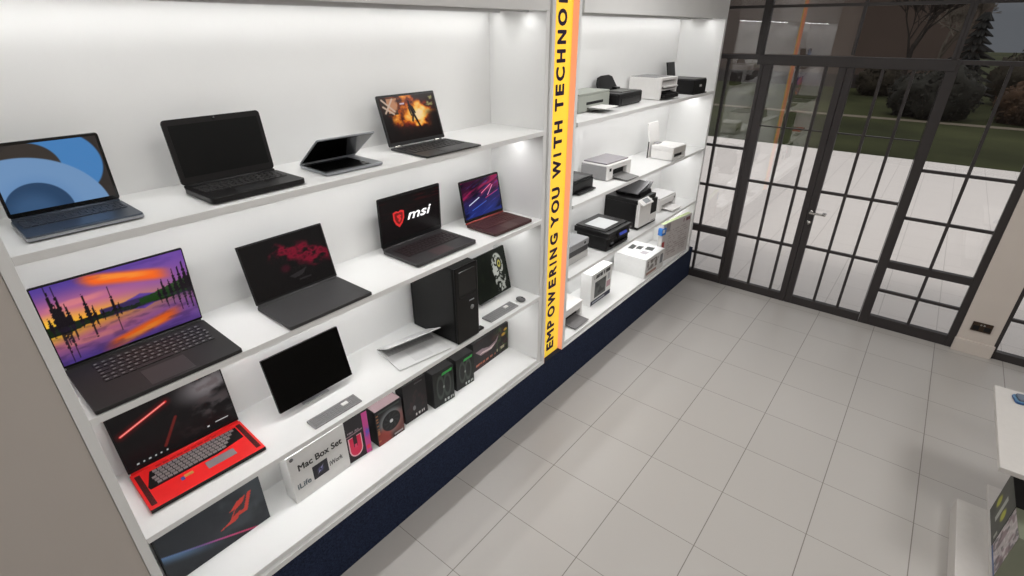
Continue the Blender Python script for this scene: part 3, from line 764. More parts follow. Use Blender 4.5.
# thin white laptop lid folded low
laptop('thin white laptop almost closed, lying beside the black computer tower', -.250, 1.333, Z2 + .0005, -10, .285, .215, .150, 28,
       None, deck=alu_white, lidm=alu_white, th=.010, lth=.0045, keys=True, kz=(.06, .40, .05, .95), keymat=mat('key_pale', (190, 190, 190), .5), pad=(.50, .92, .33, .67), padm=mat('pad_pale', (214, 214, 214), .4), bez=(.006, .006, .006, .01), corner=.008)

# ------------------------------------------------------------------ desktop machines
def all_in_one(label, x, y, z0, rot, tilt, W, H, pic, footy, chin):
    root = thing('all_in_one_computer', label, 'computer', (x, y, Z2 + .0005), R(rot))
    t = R(tilt); up = Vector((-math.sin(t), 0, math.cos(t))); zb = z0 - Z2
    Mf = frame_matrix((0, 0, zb), (0, 1, 0), up)
    MB().box(-W / 2, W / 2, -chin, H, -.014, 0, .003, M=Mf).build('housing', black, root)
    if pic is None: MB().box(-W / 2 + .001, W / 2 - .001, 0, H - .001, -.0005, .0008, M=Mf).build('screen', mat('screen_off_black', (3, 3, 3), .2, spec=.12), root)
    else: art('screen', Mf @ Vector((-W / 2 + .001, 0, .0009)), (0, 1, 0), up, W - .002, H - .001, pic, glow_scr, root)
    s = MB()
    s.box(-.13, -.02, footy - .06, footy + .06, 0, .006, .002)
    s.prism([(-.115, .003), (-.095, .003), (-.03 - .1 * math.sin(t), zb + .11), (-.045 - .1 * math.sin(t), zb + .12)], 'y', footy - .05, footy + .05, .001)
    s.build('stand', mat('stand_grey', (186, 186, 188), .4, metal=.2), root)
    return root
all_in_one('all-in-one computer with a blank black screen on the third shelf', -.170, .818, .840, 0, 14.8, .333, .228, None, 0.0, .001)
all_in_one('all-in-one computer with ornate pale mask picture, beside the black tower', -.165, 1.945, .834, 1.0, 13, .275, .258, art_mask, -.04, .001)

def desk_keyboard(label, x, y, W, D):
    root = thing('keyboard', label, 'keyboard', (x, y, Z2 + .0005), 0, None)
    MB().prism([(-D / 2, 0), (D / 2, 0), (D / 2, .006), (-D / 2, .010)], 'y', -W / 2, W / 2, .001).build('body', mat('keyboard_grey', (148, 147, 147), .5), root)
    k = MB()
    for i in range(5):
        for j in range(15):
            if j in (10, 11) and i in (1, 2): continue
            x0 = -D / 2 + .004 + i * (D - .008) / 5; y0 = -W / 2 + .004 + j * (W - .008) / 15
            zt = .010 - .004 * (x0 + D / 2) / D
            k.box(x0 + .001, x0 + (D - .008) / 5 - .001, y0 + .001, y0 + (W - .008) / 15 - .001, zt - .001, zt + .0018)
    k.build('keys', mat('keycap_grey', (138, 137, 138), .5), root)
    k = MB(); k.box(-D / 2 + .016, -D / 2 + .034, -W / 2 + .004 + 10 * (W - .008) / 15, -W / 2 + .004 + 12 * (W - .008) / 15, .008, .0125, .001, 1)
    o = k.build('key_block', paper, root); o['label'] = 'pale block of keys'
desk_keyboard('grey keyboard lying before the blank black all-in-one screen', -.056, .815, .216, .060)
desk_keyboard('grey keyboard lying between the black tower and the mouse', -.058, 1.856, .232, .066)
ms = thing('computer_mouse', 'dark grey oval mouse at the far end of the third shelf', 'mouse', (-.056, 2.031, Z2 + .0005), 0)
b = MB(); b.ball((0, 0, .010), .03, 1.0, .78, .42, 3); o = b.build('shell', mat('mouse_grey', (104, 103, 104), .45), ms)
for v in o.data.vertices:
    if v.co.z < .001: v.co.z = 0
b = MB(); b.cyl((.010, -.003, .0222), (.010, .003, .0222), .004, n=12); b.build('scroll_wheel', rubber, ms)
b = MB(); b.box(-.005, .028, -.0005, .0005, .0195, .0226, M=Matrix.Rotation(0, 4, 'Y')); b.build('button_gap', rubber, ms)

tw = thing('desktop_tower', 'tall black computer tower standing on the third shelf', 'computer', (-.001, 1.546, Z2 + .0005))
b = MB(); b.box(-.322, -.012, -.075, .075, .008, .405, .003)
for x in (-.29, -.05):
    for y in (-.055, .055): b.box(x - .015, x + .015, y - .008, y + .008, 0, .009)
b.build('case', mat('tower_black', (13, 13, 13), .5, spec=.2), tw)
b = MB(); b.box(-.0125, 0, -.0765, .0765, .006, .408, .006); b.build('front_panel', mat('tower_front', (13, 12, 12), .35, spec=.3), tw)
b = MB(); b.box(-.002, .001, -.055, .058, .26, .385, .001, 1); b.box(-.002, .0012, -.055, .058, .25, .256); b.build('drive_bay', blackgloss, tw)
b = MB(); b.cyl((-.001, .028, .178), (.002, .028, .178), .012, n=20); b.build('power_button', mat('button_grey', (150, 150, 150), .4), tw)
b = MB(); b.box(-.001, .0012, .01, .045, .214, .220, .001, 1); b.build('badge', silver, tw)
b = MB(); b.box(-.305, -.02, -.0765, -.0735, .015, .40, .0006, 1); b.build('side_cover', mat('tower_side', (15, 15, 15), .42, spec=.25), tw)
b = MB()
pts = [(0.0, .068, .012), (.012, .09, .006), (.008, .115, .005), (-.01, .135, .005)]
b = MB(); b.box(-.03, 0, .0, .042, 0, .012, .004)
tag(b.build('plug_adapter', rubber, None, (-.015, 1.632, Z2 + .0005)), 'small black adapter tucked between tower and grey keyboard', 'adapter')

# ------------------------------------------------------------------ packaging on the bottom board
def carton(label, x, y, rot, W, H, depth, pic, side, z=ZB1, group=None, top=None, edge=None, name='product_box'):
    root = thing(name, label, 'box', (x, y, z + .0005), R(rot), group)
    b = MB(); b.box(-depth, 0, -W / 2, W / 2, 0, H, .0008, 1); b.build('carton', side, root)
    if pic is not None: art('front_print', (.0006, -W / 2 + .001, .001), (0, 1, 0), (0, 0, 1), W - .002, H - .002, pic, print_mt, root, 90, 80)
    if top: MB().box(-depth + .004, -.004, -W / 2 + .004, W / 2 - .004, H - .0005, H + .0006).build('top_print', top, root)
    f = MB(); f.box(-depth * .5 - .0006, -depth * .5 + .0006, -W / 2 + .002, W / 2 - .002, H - .0003, H + .0004); f.build('lid_seam', rubber if side is blackcard else greybox, root)
    return root
carton('slate grey laptop box with red slanted eye emblem and light streak', -.206, .335, .8, .378, .31, .07, art_slate, mat('slate_card', (40, 42, 46), .55))
mc = carton('white box with black title above a small dark square picture', -.180, .767, 1.0, .276, .258, .08, None, mat('mac_card', (222, 221, 219), .55, spec=.25))
blk_t = mat('print_black', (40, 38, 38), .5); grey_t = mat('print_grey', (84, 82, 84), .5); cyan_t = mat('print_steel', (84, 96, 104), .5)
text('print_title', 'Mac Box Set', .034, (.0006, -.098, .160), (0, 1, 0), (0, 0, 1), blk_t, mc, width=.212, bold=.04, depth=.0003)
text('print_word', 'iLife', .030, (.0006, -.118, .068), (0, 1, 0), (0, 0, 1), cyan_t, mc, width=.062, bold=.03, depth=.0003)
text('print_word', 'iWork', .026, (.0006, .040, .080), (0, 1, 0), (0, 0, 1), grey_t, mc, width=.066, bold=.03, depth=.0003)
def art_disc(u, v):
    im = full(u, (26, 24, 34)); im = over(im, sm(.1, .03, np.abs((u - .5) - (v - .5) * .8) + .25 * np.abs(v - .5)), (200, 190, 220)); im = over(im, sm(.3, .05, np.hypot(u - .5, v - .5)) * .6, (120, 120, 190)); im = over(im, sm(.08, .04, np.hypot(u - .5, v - .5)), (24, 20, 34)); return im
art('print_picture', (.0008, -.042, .062), (0, 1, 0), (0, 0, 1), .074, .074, art_disc, print_mt, mc, 40, 40)
b = MB(); b.cyl((0, -.118, .238), (.0008, -.118, .238), .009, n=20); b.build('round_seal', grey_t, mc)
carton('black box with glossy pink headphone print and purple edge strip', -.190, .968, -4, .126, .246, .05, art_pinkbox, blackcard)
carton('dark box with large round fan print and pale top', -.174, 1.144, -.4, .160, .208, .095, art_fanbox, blackcard, top=mat('top_pink_grey', (138, 116, 120), .6))
carton('plain dark box with white caption between fan and headset boxes', -.193, 1.326, -1.2, .150, .235, .06, art_darkbox, blackcard)
carton('black headset box with green stripe, beside the plain dark box', -.163, 1.500, -3.5, .143, .222, .085, art_headset, blackcard)
carton('black headset box with green stripe, beside the wide graphics card box', -.177, 1.680, -2.4, .136, .205, .085, art_headset, blackcard)
carton('wide dark graphics card box with curved grey shape and yellow flower', -.231, 1.968, 2.0, .335, .195, .06, art_cardbox, blackcard)

# ------------------------------------------------------------------ printers
def printer(label, x, y, z, rot, W, D, H):
    """origin at the front left bottom corner; body spans x -D..0 and y 0..W."""
    return thing('printer', label, 'printer', (x, y, z + .0005), R(rot))
def P(parent, name, m, *boxes, **kw):
    b = MB()
    for bx in boxes: b.box(*bx[:6], bev=bx[6] if len(bx) > 6 else .002, seg=2)
    return b.build(name, m, parent)
dark_slot = mat('slot_black', (16, 16, 16), .6)
# top shelf
o = printer('sage grey printer with paper slot, half hidden behind the banner', -.165, 2.712, Z4, 1.5, .385, .17, .1)
P(o, 'body', sage, (-.17, -.06, 0, .385, .004, .10, .008), (-.06, 0, 0, .385, .004, .098, .006))
P(o, 'scanner_lid', sage, (-.17, -.001, .001, .384, .0985, .110, .003))
P(o, 'paper_slot', dark_slot, (-.03, .0012, .09, .30, .042, .058, .001))
P(o, 'output_tray', mat('tray_sage', (120, 122, 118), .5), (-.02, .10, .10, .29, .020, .027, .002), (-.03, .02, .12, .27, .002, .021, .002))
P(o, 'paper_sheet', paper, (-.01, .12, .11, .28, .0275, .0295, .0004))
o = printer('black printer with rear paper support raised, on the top shelf', -.122, 3.118, Z4, 1, .352, .2, .085)
P(o, 'body', black, (-.2, 0, 0, .352, .006, .083, .012), (-.19, -.01, .01, .342, 0, .01))
b = MB(); Mp = frame_matrix((-.165, 0, .075), (0, 1, 0), (-.28, 0, 1)); b.prism([(.03, 0), (.31, 0), (.285, .03), (.245, .092), (.20, .104), (.10, .104), (.055, .094), (.03, .06)], 'z', -.006, .006, .002, M=Mp); b.build('paper_support', black, o)
P(o, 'top_cover', mat('top_dark_grey', (92, 93, 90), .5), (-.13, -.02, .08, .29, .083, .088, .002))
P(o, 'front_door', mat('printer_door_black', (18, 17, 18), .35), (-.002, .003, .04, .31, .012, .05, .002))
P(o, 'hinge_block', black, (-.17, -.13, .22, .27, .08, .10, .004))
o = printer('white printer with black lower tray on the top shelf', -.072, 3.628, Z4, -3, .255, .25, .148)
P(o, 'body', printer_white, (-.25, -.035, 0, .255, .003, .146, .004), (-.036, 0, 0, .022, .003, .146, .003), (-.036, 0, .235, .255, .003, .146, .003), (-.036, 0, .02, .236, .128, .146, .003), (-.036, -.004, .02, .236, .06, .072, .002))
P(o, 'top_seam', grey_plastic, (-.245, -.04, .006, .249, .1455, .149, .001))
b = MB(); b.prism([(-.03, .10), (.018, .082), (.02, .088), (-.03, .122)], 'y', .024, .232, .001); b.build('control_panel', mat('panel_grey', (198, 196, 194), .4), o)
P(o, 'output_tray', black, (-.03, .035, .03, .226, .012, .040, .003), (-.03, .028, .05, .206, .04, .048, .002))
P(o, 'paper_slot', dark_slot, (-.038, -.034, .024, .232, .012, .126, .0005))
o = printer('black boxy printer with small pale badge, far end of top shelf', -.020, 4.122, Z4, -3, .228, .29, .108)
P(o, 'body', black, (-.29, 0, 0, .228, .006, .102, .006)); P(o, 'base_plate', rubber, (-.28, .008, -.006, .236, 0, .007, .002))
P(o, 'scanner_lid', mat('lid_charcoal', (52, 50, 51), .4), (-.285, -.004, .004, .224, .102, .110, .003))
P(o, 'badge', mat('badge_pale', (210, 208, 206), .4), (-.001, .002, .10, .14, .052, .068, .001))
b = MB(); b.prism([(-.27, .105), (-.262, .105), (-.285, .215), (-.293, .215)], 'y', .085, .215, .001); b.build('paper_support', black, o)
# second printer shelf
o = printer('squat black printer half hidden behind the banner, second printer shelf', -.105, 2.58, Z3, 0, .267, .22, .088)
P(o, 'body', black, (-.22, 0, 0, .267, .004, .078, .010)); P(o, 'scanner_lid', mat('lid_soft_black', (34, 33, 34), .35), (-.215, -.006, .005, .262, .078, .09, .004))
P(o, 'output_tray', black, (-.02, .03, .05, .25, .006, .016, .003)); P(o, 'control_panel', mat('panel_dim', (70, 70, 72), .3), (-.1, -.02, .05, .2, .0895, .091, .0005))
o = printer('white printer with grey side panel and grey open tray', -.112, 3.04, Z3, -3, .305, .215, .112)
P(o, 'body', printer_white, (-.215, -.03, .004, .301, .003, .104, .006), (-.031, 0, 0, .07, .003, .104, .006), (-.031, 0, .245, .305, .003, .104, .006), (-.031, 0, .06, .255, .068, .104, .005))
P(o, 'side_cover', printer_grey, (-.212, -.012, -.003, .004, .004, .096, .003))
P(o, 'scanner_lid', mat('lid_mauve_grey', (150, 146, 150), .45), (-.205, -.02, .012, .293, .104, .114, .003))
P(o, 'paper_slot', dark_slot, (-.032, -.029, .07, .246, .018, .068, .0005))
b = MB(); b.prism([(-.03, .016), (.105, .006), (.105, .012), (-.03, .024)], 'y', .078, .238, .001); b.build('output_tray', mat('tray_grey', (126, 125, 124), .5), o)
P(o, 'power_button', rubber, (-.001, .0025, .02, .042, .062, .082, .002))
o = printer('compact white printer with tall white rear paper support', -.012, 3.868, Z3, -3, .228, .185, .104)
P(o, 'body', printer_white, (-.185, -.02, 0, .228, .003, .07, .004), (-.021, 0, 0, .228, .003, .02, .003), (-.021, 0, 0, .03, .003, .07, .003), (-.021, 0, .198, .228, .003, .07, .003), (-.021, 0, .02, .21, .05, .07, .003))
P(o, 'scanner_lid', printer_white, (-.185, 0, 0, .228, .0705, .104, .004)); P(o, 'front_cover', mat('cover_grey', (196, 192, 188), .5), (-.002, .002, .012, .216, .052, .096, .001))
P(o, 'paper_slot', dark_slot, (-.022, -.019, .03, .198, .02, .05, .0005))
b = MB(); b.prism([(-.212, 0), (-.200, 0), (-.196, .125), (-.226, .262), (-.236, .262), (-.212, .125)], 'y', -.01, .15, .002); b.build('paper_support', printer_white, o)
P(o, 'support_edge', mat('edge_dark', (60, 54, 54), .5), (-.21, -.2, -.012, -.0095, .0, .125, .0005))
P(o, 'paper_guide', printer_grey, (-.2, -.16, .06, .12, .104, .112, .002))
# third printer shelf
o = printer('flat grey scanner-printer at the banner end, third printer shelf', -.100, 2.57, Z2, 0, .262, .22, .137)
P(o, 'body', mat('base_light_grey', (190, 188, 186), .5), (-.22, 0, 0, .262, .002, .050, .004)); P(o, 'output_tray', mat('tray_charcoal', (60, 58, 59), .5), (-.215, -.003, .003, .259, .05, .09, .002)); P(o, 'scanner_lid', mat('lid_grey', (150, 150, 152), .45), (-.22, .002, -.001, .263, .09, .137, .006))
P(o, 'power_button', rubber, (-.001, .003, .2, .22, .105, .12, .001))
o = printer('black multifunction printer with silver glass lid and blue control screen', -.008, 2.942, Z2, -1.5, .325, .285, .15)
P(o, 'body', black, (-.27, -.02, .012, .313, .003, .10, .006)); P(o, 'scanner_head', mat('head_black', (20, 19, 20), .3), (-.285, 0, 0, .325, .10, .142, .006))
P(o, 'scanner_lid', mat('lid_black', (30, 29, 30), .25), (-.28, -.035, .012, .313, .142, .150, .003)); P(o, 'lid_panel', mat('lid_silver', (196, 198, 198), .5), (-.23, -.07, .05, .24, .1495, .1515, .0005))
b = MB(); b.prism([(-.008, .10), (.012, .085), (.016, .095), (-.004, .142)], 'y', .10, .26, .002); b.build('control_panel', black, o)
b = MB(); b.prism([(.0125, .095), (.0145, .1), (-.0012, .134), (-.003, .13)], 'y', .125, .225); b.build('display', mat('blue_display', (40, 50, 130), .2, emit=((70, 84, 170), .5)), o)
P(o, 'output_tray', blackgloss, (-.03, -.004, .05, .28, .03, .042, .001)); P(o, 'button', mat('btn', (120, 120, 124), .4), (0, .004, .28, .3, .112, .124, .001), (0, .004, .03, .06, .06, .072, .001))
o = printer('tall black office printer with white front and slanted document feeder', -.055, 3.478, Z2, -2, .298, .30, .232)
P(o, 'body', black, (-.30, -.03, 0, .298, .004, .20, .003), (-.03, 0, 0, .298, .004, .02, .002), (-.03, -.002, .19, .298, .02, .2, .002))
P(o, 'front_panel', printer_white, (-.029, .002, .006, .19, .02, .215, .003), (-.029, .004, .19, .292, .02, .085, .003)); P(o, 'paper_slot', dark_slot, (-.01, .001, .195, .29, .087, .19, .001))
P(o, 'drawer_line', grey_plastic, (-.01, .0046, .20, .28, .028, .032, .0005))
P(o, 'scanner_bed', black, (-.30, -.02, 0, .298, .2, .232, .004))
b = MB(); b.prism([(-.27, .232), (-.05, .232), (-.06, .262), (-.2, .275), (-.265, .265)], 'y', .10, .28, .003); b.build('document_feeder', black, o)
b = MB(); b.prism([(.06, .262), (.26, .318), (.264, .311), (.064, .253)], 'x', -.24, -.06, .001); b.build('feeder_tray', mat('feeder_dark', (36, 35, 36), .4), o)
b = MB(); b.prism([(-.02, .212), (.03, .196), (.032, .204), (-.02, .236)], 'y', .0, .16, .002); b.build('control_panel', printer_white, o)
b = MB(); b.prism([(-.012, .2295), (.022, .2085), (.023, .2105), (-.012, .2325)], 'y', .05, .13); b.build('display', mat('grey_display', (150, 154, 156), .2), o)
b = MB(); b.prism([(.255, .27), (.30, .315), (.303, .309), (.26, .262)], 'x', -.12, -.06, .001); b.build('paper_stop', printer_grey, o)
o = printer('white printer with output tray beyond the tall black office printer', -.112, 3.99, Z2, -2, .31, .19, .113)
P(o, 'body', printer_white, (-.19, -.03, 0, .31, .003, .1, .004), (-.031, 0, 0, .05, .003, .1, .003), (-.031, 0, .26, .31, .003, .1, .003), (-.031, 0, .04, .27, .05, .1, .003)); P(o, 'scanner_lid', mat('lid_pale', (214, 212, 212), .45), (-.186, -.006, .004, .306, .1, .114, .003))
P(o, 'paper_slot', dark_slot, (-.032, -.029, .05, .26, .012, .05, .0005)); b = MB(); b.prism([(-.03, .018), (.09, .012), (.09, .02), (-.03, .028)], 'y', .07, .24, .001); b.build('output_tray', printer_white, o)
P(o, 'button', grey_plastic, (-.001, .002, .27, .29, .07, .084, .001))
# bottom board
o = printer('white printer with dark grey paper tray, bottom board beside the banner', -.118, 2.575, ZB2, 0, .262, .22, .12)
P(o, 'body', printer_white, (-.22, -.03, 0, .262, .003, .105, .006), (-.031, 0, 0, .03, .003, .105, .004), (-.031, 0, .232, .262, .003, .105, .004), (-.031, 0, .02, .24, .062, .105, .004)); P(o, 'scanner_lid', printer_white, (-.22, .004, -.002, .264, .105, .122, .006))
P(o, 'paper_slot', dark_slot, (-.032, -.029, .03, .232, .012, .062, .0005)); b = MB(); b.prism([(-.03, .010), (.085, .004), (.09, .012), (-.03, .018)], 'y', .04, .215, .001); b.build('output_tray', mat('tray_dark_grey', (112, 110, 110), .5), o)
carton('white ink box with dark picture and navy base stripe', -.126, 3.115, 0, .30, .256, .09, art_inkbox, whitebox, z=ZB2)
o = carton('low white box with dark gadgets printed on its top', -.020, 3.828, -1, .345, .169, .29, art_flatfront, whitebox, z=ZB2)
art('top_picture', (-.004, -.168, .1702), (0, 1, 0), (-1, 0, 0), .336, .282, art_flattop, print_mt, o, 70, 70)
o = carton('upright pale box with blue tag and pale green top edge', -.036, 4.268, -7, .475, .357, .04, art_posterbox, greybox, z=ZB2, top=greencard)
P(o, 'blue_tag', blue_pl, (-.036, .006, -.262, -.195, .262, .325, .004)); P(o, 'tag_print', paper, (.0055, .0066, -.255, -.22, .285, .315, .0003))

# ------------------------------------------------------------------ stands at the right edge
st = thing('display_plinth', 'low white display plinth on the floor under the boxes, right edge', 'plinth', (2.108, 2.79, 0))
standw = mat('pale_grey_laminate', (200, 196, 192), .5, spec=.25)
P(st, 'base_plate', standw, (0, .45, -1.3, 0, .004, .10, .003)); P(st, 'riser', standw, (.113, .45, -1.3, .18, .1, .12, .002)); P(st, 'foot', grey_plastic, (.02, .43, -1.28, -.02, 0, .005, .001))
tb = thing('display_table', 'white display table holding a small blue device, right edge', 'table', (2.105, 2.46, 0))
P(tb, 'table_top', standw, (0, .55, 0, .70, .552, .575, .003)); P(tb, 'side_support', white, (.46, .485, .37, .66, 0, .552, .002)); P(tb, 'foot', white, (.30, .55, .37, .66, 0, .02, .002))
dv = thing('handheld_device', 'small blue handheld device lying on the white display table', 'device', (2.172, 3.062, .5755), R(12))
b = MB(); b.prism(rrect(0, .16, -.036, .036, .014), 'z', .0, .014, .002); b.build('body', steelblue, dv)
b = MB(); b.prism(rrect(.008, .15, -.030, .030, .012), 'z', .0135, .024, .002); b.build('top_shell', mat('shell_slate', (90, 100, 116), .4), dv)
b = MB(); b.prism(rrect(-.001, .161, -.0372, .0372, .014), 'z', .005, .009); b.build('rim_band', mat('band_blue', (24, 70, 140), .4), dv)
def gpu(label, y0, y1, pic, side, topm):
    root = thing('graphics_card_box', label, 'box', (2.227, y0, .1205))
    P(root, 'carton', side, (0, .10, 0, y1 - y0, 0, .25, .001)); P(root, 'top_face', topm, (.002, .098, .002, y1 - y0 - .002, .2495, .2508, .0003))
    art('front_print', (-.0006, y1 - y0 - .001, .001), (0, -1, 0), (0, 0, 1), y1 - y0 - .002, .248, pic, print_mt, root, 80, 70)
gpu('dark grey box with yellow green marks standing on the white display plinth', 2.527, 2.772, art_gpu, blackcard, blackcard)
gpu('olive box with a picture on its side, beside the dark grey box', 2.335, 2.523, art_photo, olive, olive)

# ------------------------------------------------------------------ outdoors
pave_m = tile_mat('pavement_slabs', (214, 209, 204), (186, 180, 175), TX, TY, TT, .006, .7, .02)
struct(MB().box(-14, 16, 4.75, 12.25, -.12, -.004).build('pavement', pave_m), 'white paved forecourt outside the glass', 'pavement')
def grass_mat():
    m = bpy.data.materials.new('lawn_grass'); m.use_nodes = True
    nt = m.node_tree; N = nt.nodes.new; L = nt.links.new; b = nt.nodes['Principled BSDF']
    tc = N('ShaderNodeTexCoord'); nz = N('ShaderNodeTexNoise'); nz.inputs['Scale'].default_value = .35; nz.inputs['Detail'].default_value = 8
    L(tc.outputs['Object'], nz.inputs['Vector'])
    cr = N('ShaderNodeValToRGB'); cr.color_ramp.elements[0].position = .35; cr.color_ramp.elements[0].color = rgba((38, 42, 24)); cr.color_ramp.elements[1].position = .7; cr.color_ramp.elements[1].color = rgba((64, 68, 42))
    L(nz.outputs['Fac'], cr.inputs[0]); L(cr.outputs[0], b.inputs['Base Color']); b.inputs['Roughness'].default_value = .95; b.inputs['Specular IOR Level'].default_value = .1
    return m
struct(MB().box(-60, 60, 12.25, 80, -.12, -.02).build('lawn', grass_mat()), 'dark green lawn beyond the paved forecourt', 'lawn')
struct(MB().box(-60, 60, 17.75, 18.15, -.03, -.012).build('path', mat('path_pale', (104, 96, 82), .9)), 'thin pale path crossing the lawn', 'path')
bark = mat('bark_dark', (40, 33, 28), .9); barkpale = mat('bark_pale', (96, 88, 78), .9)
leafd = mat('leaf_dark', (24, 24, 15), .9, noise_amt=.4, scale=3); leafo = mat('leaf_olive', (38, 32, 17), .9, noise_amt=.4, scale=3); leafr = mat('leaf_rust', (60, 40, 20), .9, noise_amt=.4, scale=3)
conif = mat('conifer_green', (14, 16, 14), .9, noise_amt=.3, scale=3)
brick = mat('brown_render', (84, 70, 62), .9, noise_amt=.12, scale=.8)
# long brown building
bd = thing('building', 'long dark brown building behind the lawn', 'building', (-9.5, 27, 0))
MB().box(-12, 11.4, 0, 6, -.02, 6.5).build('wall', brick, bd); MB().box(-12.3, 11.7, -.3, 6.3, 6.5, 6.8).build('roof', mat('roof_dark', (40, 38, 38), .9), bd); MB().box(-12, 11.42, -.03, 0, -.02, .5).build('wall_base', mat('base_dark', (46, 40, 38), .9), bd)
def leaves(mb, c, r, n, s, sz=1.0):
    for _ in range(n):
        d = Vector((random.gauss(0, 1), random.gauss(0, 1), random.gauss(0, 1))).normalized() * r * random.uniform(.75, 1.08)
        p = Vector(c) + Vector((d.x, d.y, d.z * sz)); a = Vector((random.gauss(0, 1), random.gauss(0, 1), random.gauss(0, 1))).normalized(); b = a.orthogonal().normalized()
        v = [mb.bm.verts.new(p + a * s * x + b * s * y * .6) for x, y in ((-1, 0), (0, -1), (1, 0), (0, 1))]; mb.bm.faces.new(v)
def bush(label, x, y, w, h, m, group=None):
    root = thing('bush', label, 'bush', (x, y, -.02), 0, group)
    b = MB()
    for i in range(5):
        r = h * random.uniform(.34, .44); c = (random.uniform(-.4, .4) * w, random.uniform(-.3, .3), r * random.uniform(.85, 1.1))
        b.ball(c, r, 1, 1, 1, 3, jag=.5, freq=2.5); leaves(b, c, r * 1.08, 900, .055)
    b.build('foliage', m, root); s = MB(); s.cyl((0, 0, 0), (0, 0, h * .4), .06, .04, 8); s.build('stem', bark, root)
def tree(label, x, y, h, m, seedv, spread=.5, lv=0):
    rnd = random.Random(seedv); root = thing('tree', label, 'tree', (x, y, -.02))
    t = MB(); t.cyl((0, 0, 0), (0, 0, h * .16), h * .026, h * .02, 10); t.build('trunk', m, root)
    b = MB(); lf = MB()
    def br(p, d, l, r, k):
        e = p + d * l; b.cyl(p, e, max(r, .008), max(r * .6, .007), 4)
        if k == 0:
            if lv: leaves(lf, e, .25, lv, .06)
            return
        for _ in range(3 if k > 1 else 4):
            nd = (d + Vector((rnd.gauss(0, spread), rnd.gauss(0, spread), rnd.gauss(.15, spread * .6)))).normalized(); br(p + d * l * rnd.uniform(.55, 1), nd, l * rnd.uniform(.6, .8), r * .55, k - 1)
    br(Vector((0, 0, h * .15)), Vector((0, 0, 1)), h * .24, h * .018, 6)
    b.build('branches', m, root)
    if lv: lf.build('foliage', leafo, root)
    else: lf.bm.free()
tree('bare pale branched tree right of the brown building', .905, 24.3, 4.6, barkpale, 3, .55)
tree('bare dark tree in front of the brown building', .25, 21.0, 4.6, bark, 9, .38)
tree('bare tree behind the dark conifer', 5.2, 27, 5.0, bark, 21, .5)
def conifer(label, x, y, h):
    root = thing('conifer', label, 'tree', (x, y, -.02)); t = MB(); t.cyl((0, 0, 0), (0, 0, h * .9), .1, .03, 8); t.build('trunk', bark, root)
    b = MB()
    for i in range(12):
        z = h * (.12 + .07 * i); r = h * .28 * (1 - i / 13) + .08
        for j in range(11):
            a = j * 2 * math.pi / 11 + i * .5 + random.uniform(-.2, .2); rr = r * random.uniform(.75, 1.15); b.cyl((0, 0, z + .12), (rr * math.cos(a), rr * math.sin(a), z - .08 * r), .10 + .06 * r, .015, 5)
    b.build('foliage', conif, root)
conifer('dark pointed conifer standing against the grey sky', 1.72, 21.0, 2.73)
bush('wide dark green bush right of the bare pale tree', 1.15, 18.9, 1.0, 1.55, leafd)
bush('olive bush under the dark conifer', 3.35, 23.6, 1.2, 1.8, leafo)
bush('rust coloured bush at the picture edge beyond the lawn', 3.3, 19.2, .7, 1.2, leafr)
bush('broad dark bush beyond the lawn behind the pier', 6.4, 22.5, 1.6, 2.0, leafd)
bush('low olive bush at the foot of the brown building', -.9, 24.6, 1.0, 1.4, leafo)

hd = thing('hedge', 'long dark distant hedge under the grey sky', 'hedge', (11.2, 31, -.02))
b = MB()
for i in range(16):
    r_ = random.uniform(1.0, 1.35); c_ = (-6.5 + i * .9, random.uniform(-.3, .3), r_ * .95); b.ball(c_, r_, 1, .8, 1, 3, jag=.5, freq=2.2); leaves(b, c_, r_ * 1.06, 400, .09)
b.build('foliage', leafd, hd)
# ------------------------------------------------------------------ lights
def area(name, loc, sx, sy, power, rot=(0, 0, 0), c=(1, .995, .985)):
    l = bpy.data.lights.new(name, 'AREA'); l.shape = 'RECTANGLE'; l.size = sx; l.size_y = sy; l.energy = power; l.color = c
    o = bpy.data.objects.new(name, l); COL.objects.link(o); o.location = loc; o.rotation_euler = rot; return o
lampdiff = mat('lamp_diffuser', (255, 254, 250), .5, emit=((255, 252, 246), 2.0))
for x, y, pw in ((1.0, -1.0, 4.5), (3.0, -1.0, 9), (1.0, .9, 4), (3.0, .9, 15), (1.0, 2.8, 14), (3.0, 2.8, 15)):
    ct = thing('ceiling_light', 'square recessed ceiling light above the shop floor', 'ceiling light', (x, y, CEIL - .012), 0, 'ceiling lights')
    f = MB(); f.box(-.31, .31, -.31, -.29, 0, .0118); f.box(-.31, .31, .29, .31, 0, .0118); f.box(-.31, -.29, -.29, .29, 0, .0118); f.box(.29, .31, -.29, .29, 0, .0118); f.build('frame', alu, ct)
    MB().box(-.29, .29, -.29, .29, .004, .0115).build('diffuser', lampdiff, ct)
    area('ceiling_lamp', (x, y, CEIL - .02), .55, .55, pw)
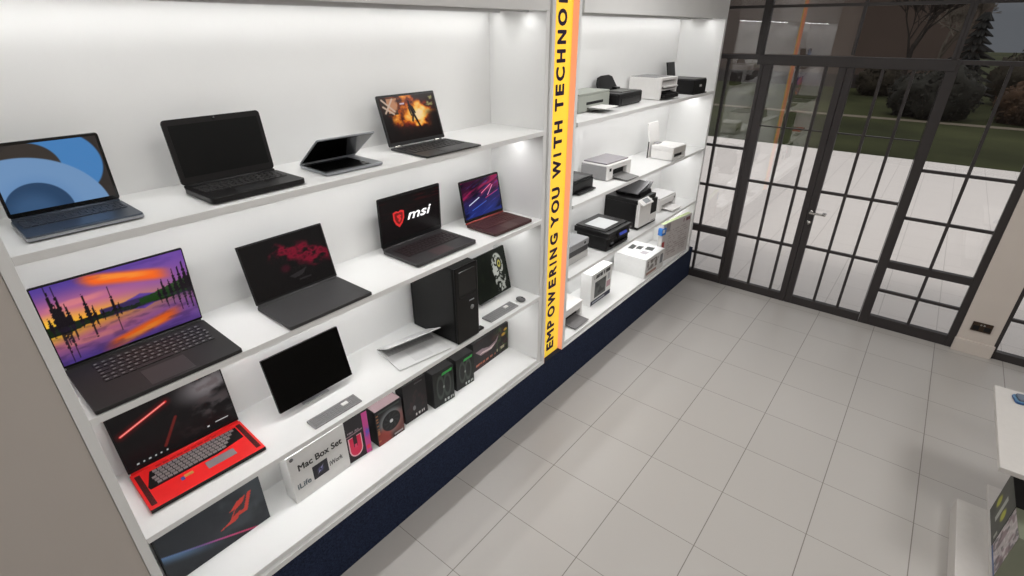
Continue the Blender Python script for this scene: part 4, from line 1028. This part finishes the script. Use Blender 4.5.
for x, y0, y1, z in LEDS:
    top = z > 2
    area('led_lamp', (x, (y0 + y1) / 2, z), .02, y1 - y0 - .06, (1.15 if x < -.2 else 1.7) if top else 3.0, (0, 0 if not top else (R(20) if x < -.2 else R(-8)), 0), (1, .998, .995))
sun = bpy.data.lights.new('sun', 'SUN'); sun.energy = .7; sun.angle = R(12); sun.color = (1, .95, .9)
so = bpy.data.objects.new('sun', sun); COL.objects.link(so); so.rotation_euler = (R(20), 0, 0); so.location = (0, -3, 8)
w = bpy.data.worlds.new('dusk_sky'); SC.world = w; w.use_nodes = True
nt = w.node_tree; N = nt.nodes.new; L = nt.links.new; bg = nt.nodes['Background']
tc = N('ShaderNodeTexCoord'); sp = N('ShaderNodeSeparateXYZ'); L(tc.outputs['Generated'], sp.inputs[0])
cr = N('ShaderNodeValToRGB'); cr.color_ramp.elements[0].position = .02; cr.color_ramp.elements[0].color = (.115, .125, .14, 1); cr.color_ramp.elements[1].position = .8; cr.color_ramp.elements[1].color = (1.0, 1.0, 1.03, 1)
L(sp.outputs[2], cr.inputs[0]); L(cr.outputs[0], bg.inputs['Color']); bg.inputs['Strength'].default_value = 1.0

# ------------------------------------------------------------------ camera
cd = bpy.data.cameras.new('camera'); cd.sensor_width = 36; cd.sensor_fit = 'HORIZONTAL'; cd.lens = 36 * 512 / 1024; cd.clip_start = .05; cd.clip_end = 300
co = bpy.data.objects.new('camera', cd); COL.objects.link(co)
yaw, pitch = 0.6761, -0.4675
co.location = (1.50974, 0, 2.17839)
F = Vector((-math.sin(yaw) * math.cos(pitch), math.cos(yaw) * math.cos(pitch), math.sin(pitch)))
Rt = Vector((math.cos(yaw), math.sin(yaw), 0)); U = Rt.cross(F)
co.matrix_world = Matrix(((Rt.x, U.x, -F.x, 1.50974), (Rt.y, U.y, -F.y, 0), (Rt.z, U.z, -F.z, 2.17839), (0, 0, 0, 1)))
SC.camera = co
SC.view_settings.view_transform = 'Standard'; SC.view_settings.look = 'None'; SC.view_settings.gamma = 1.0
SC.view_settings.use_curve_mapping = False; SC.view_settings.exposure = 0.0
SC.cycles.use_denoising = True
SC.cycles.max_bounces = 10; SC.cycles.transparent_max_bounces = 16
SC.cycles.sample_clamp_indirect = 6.0
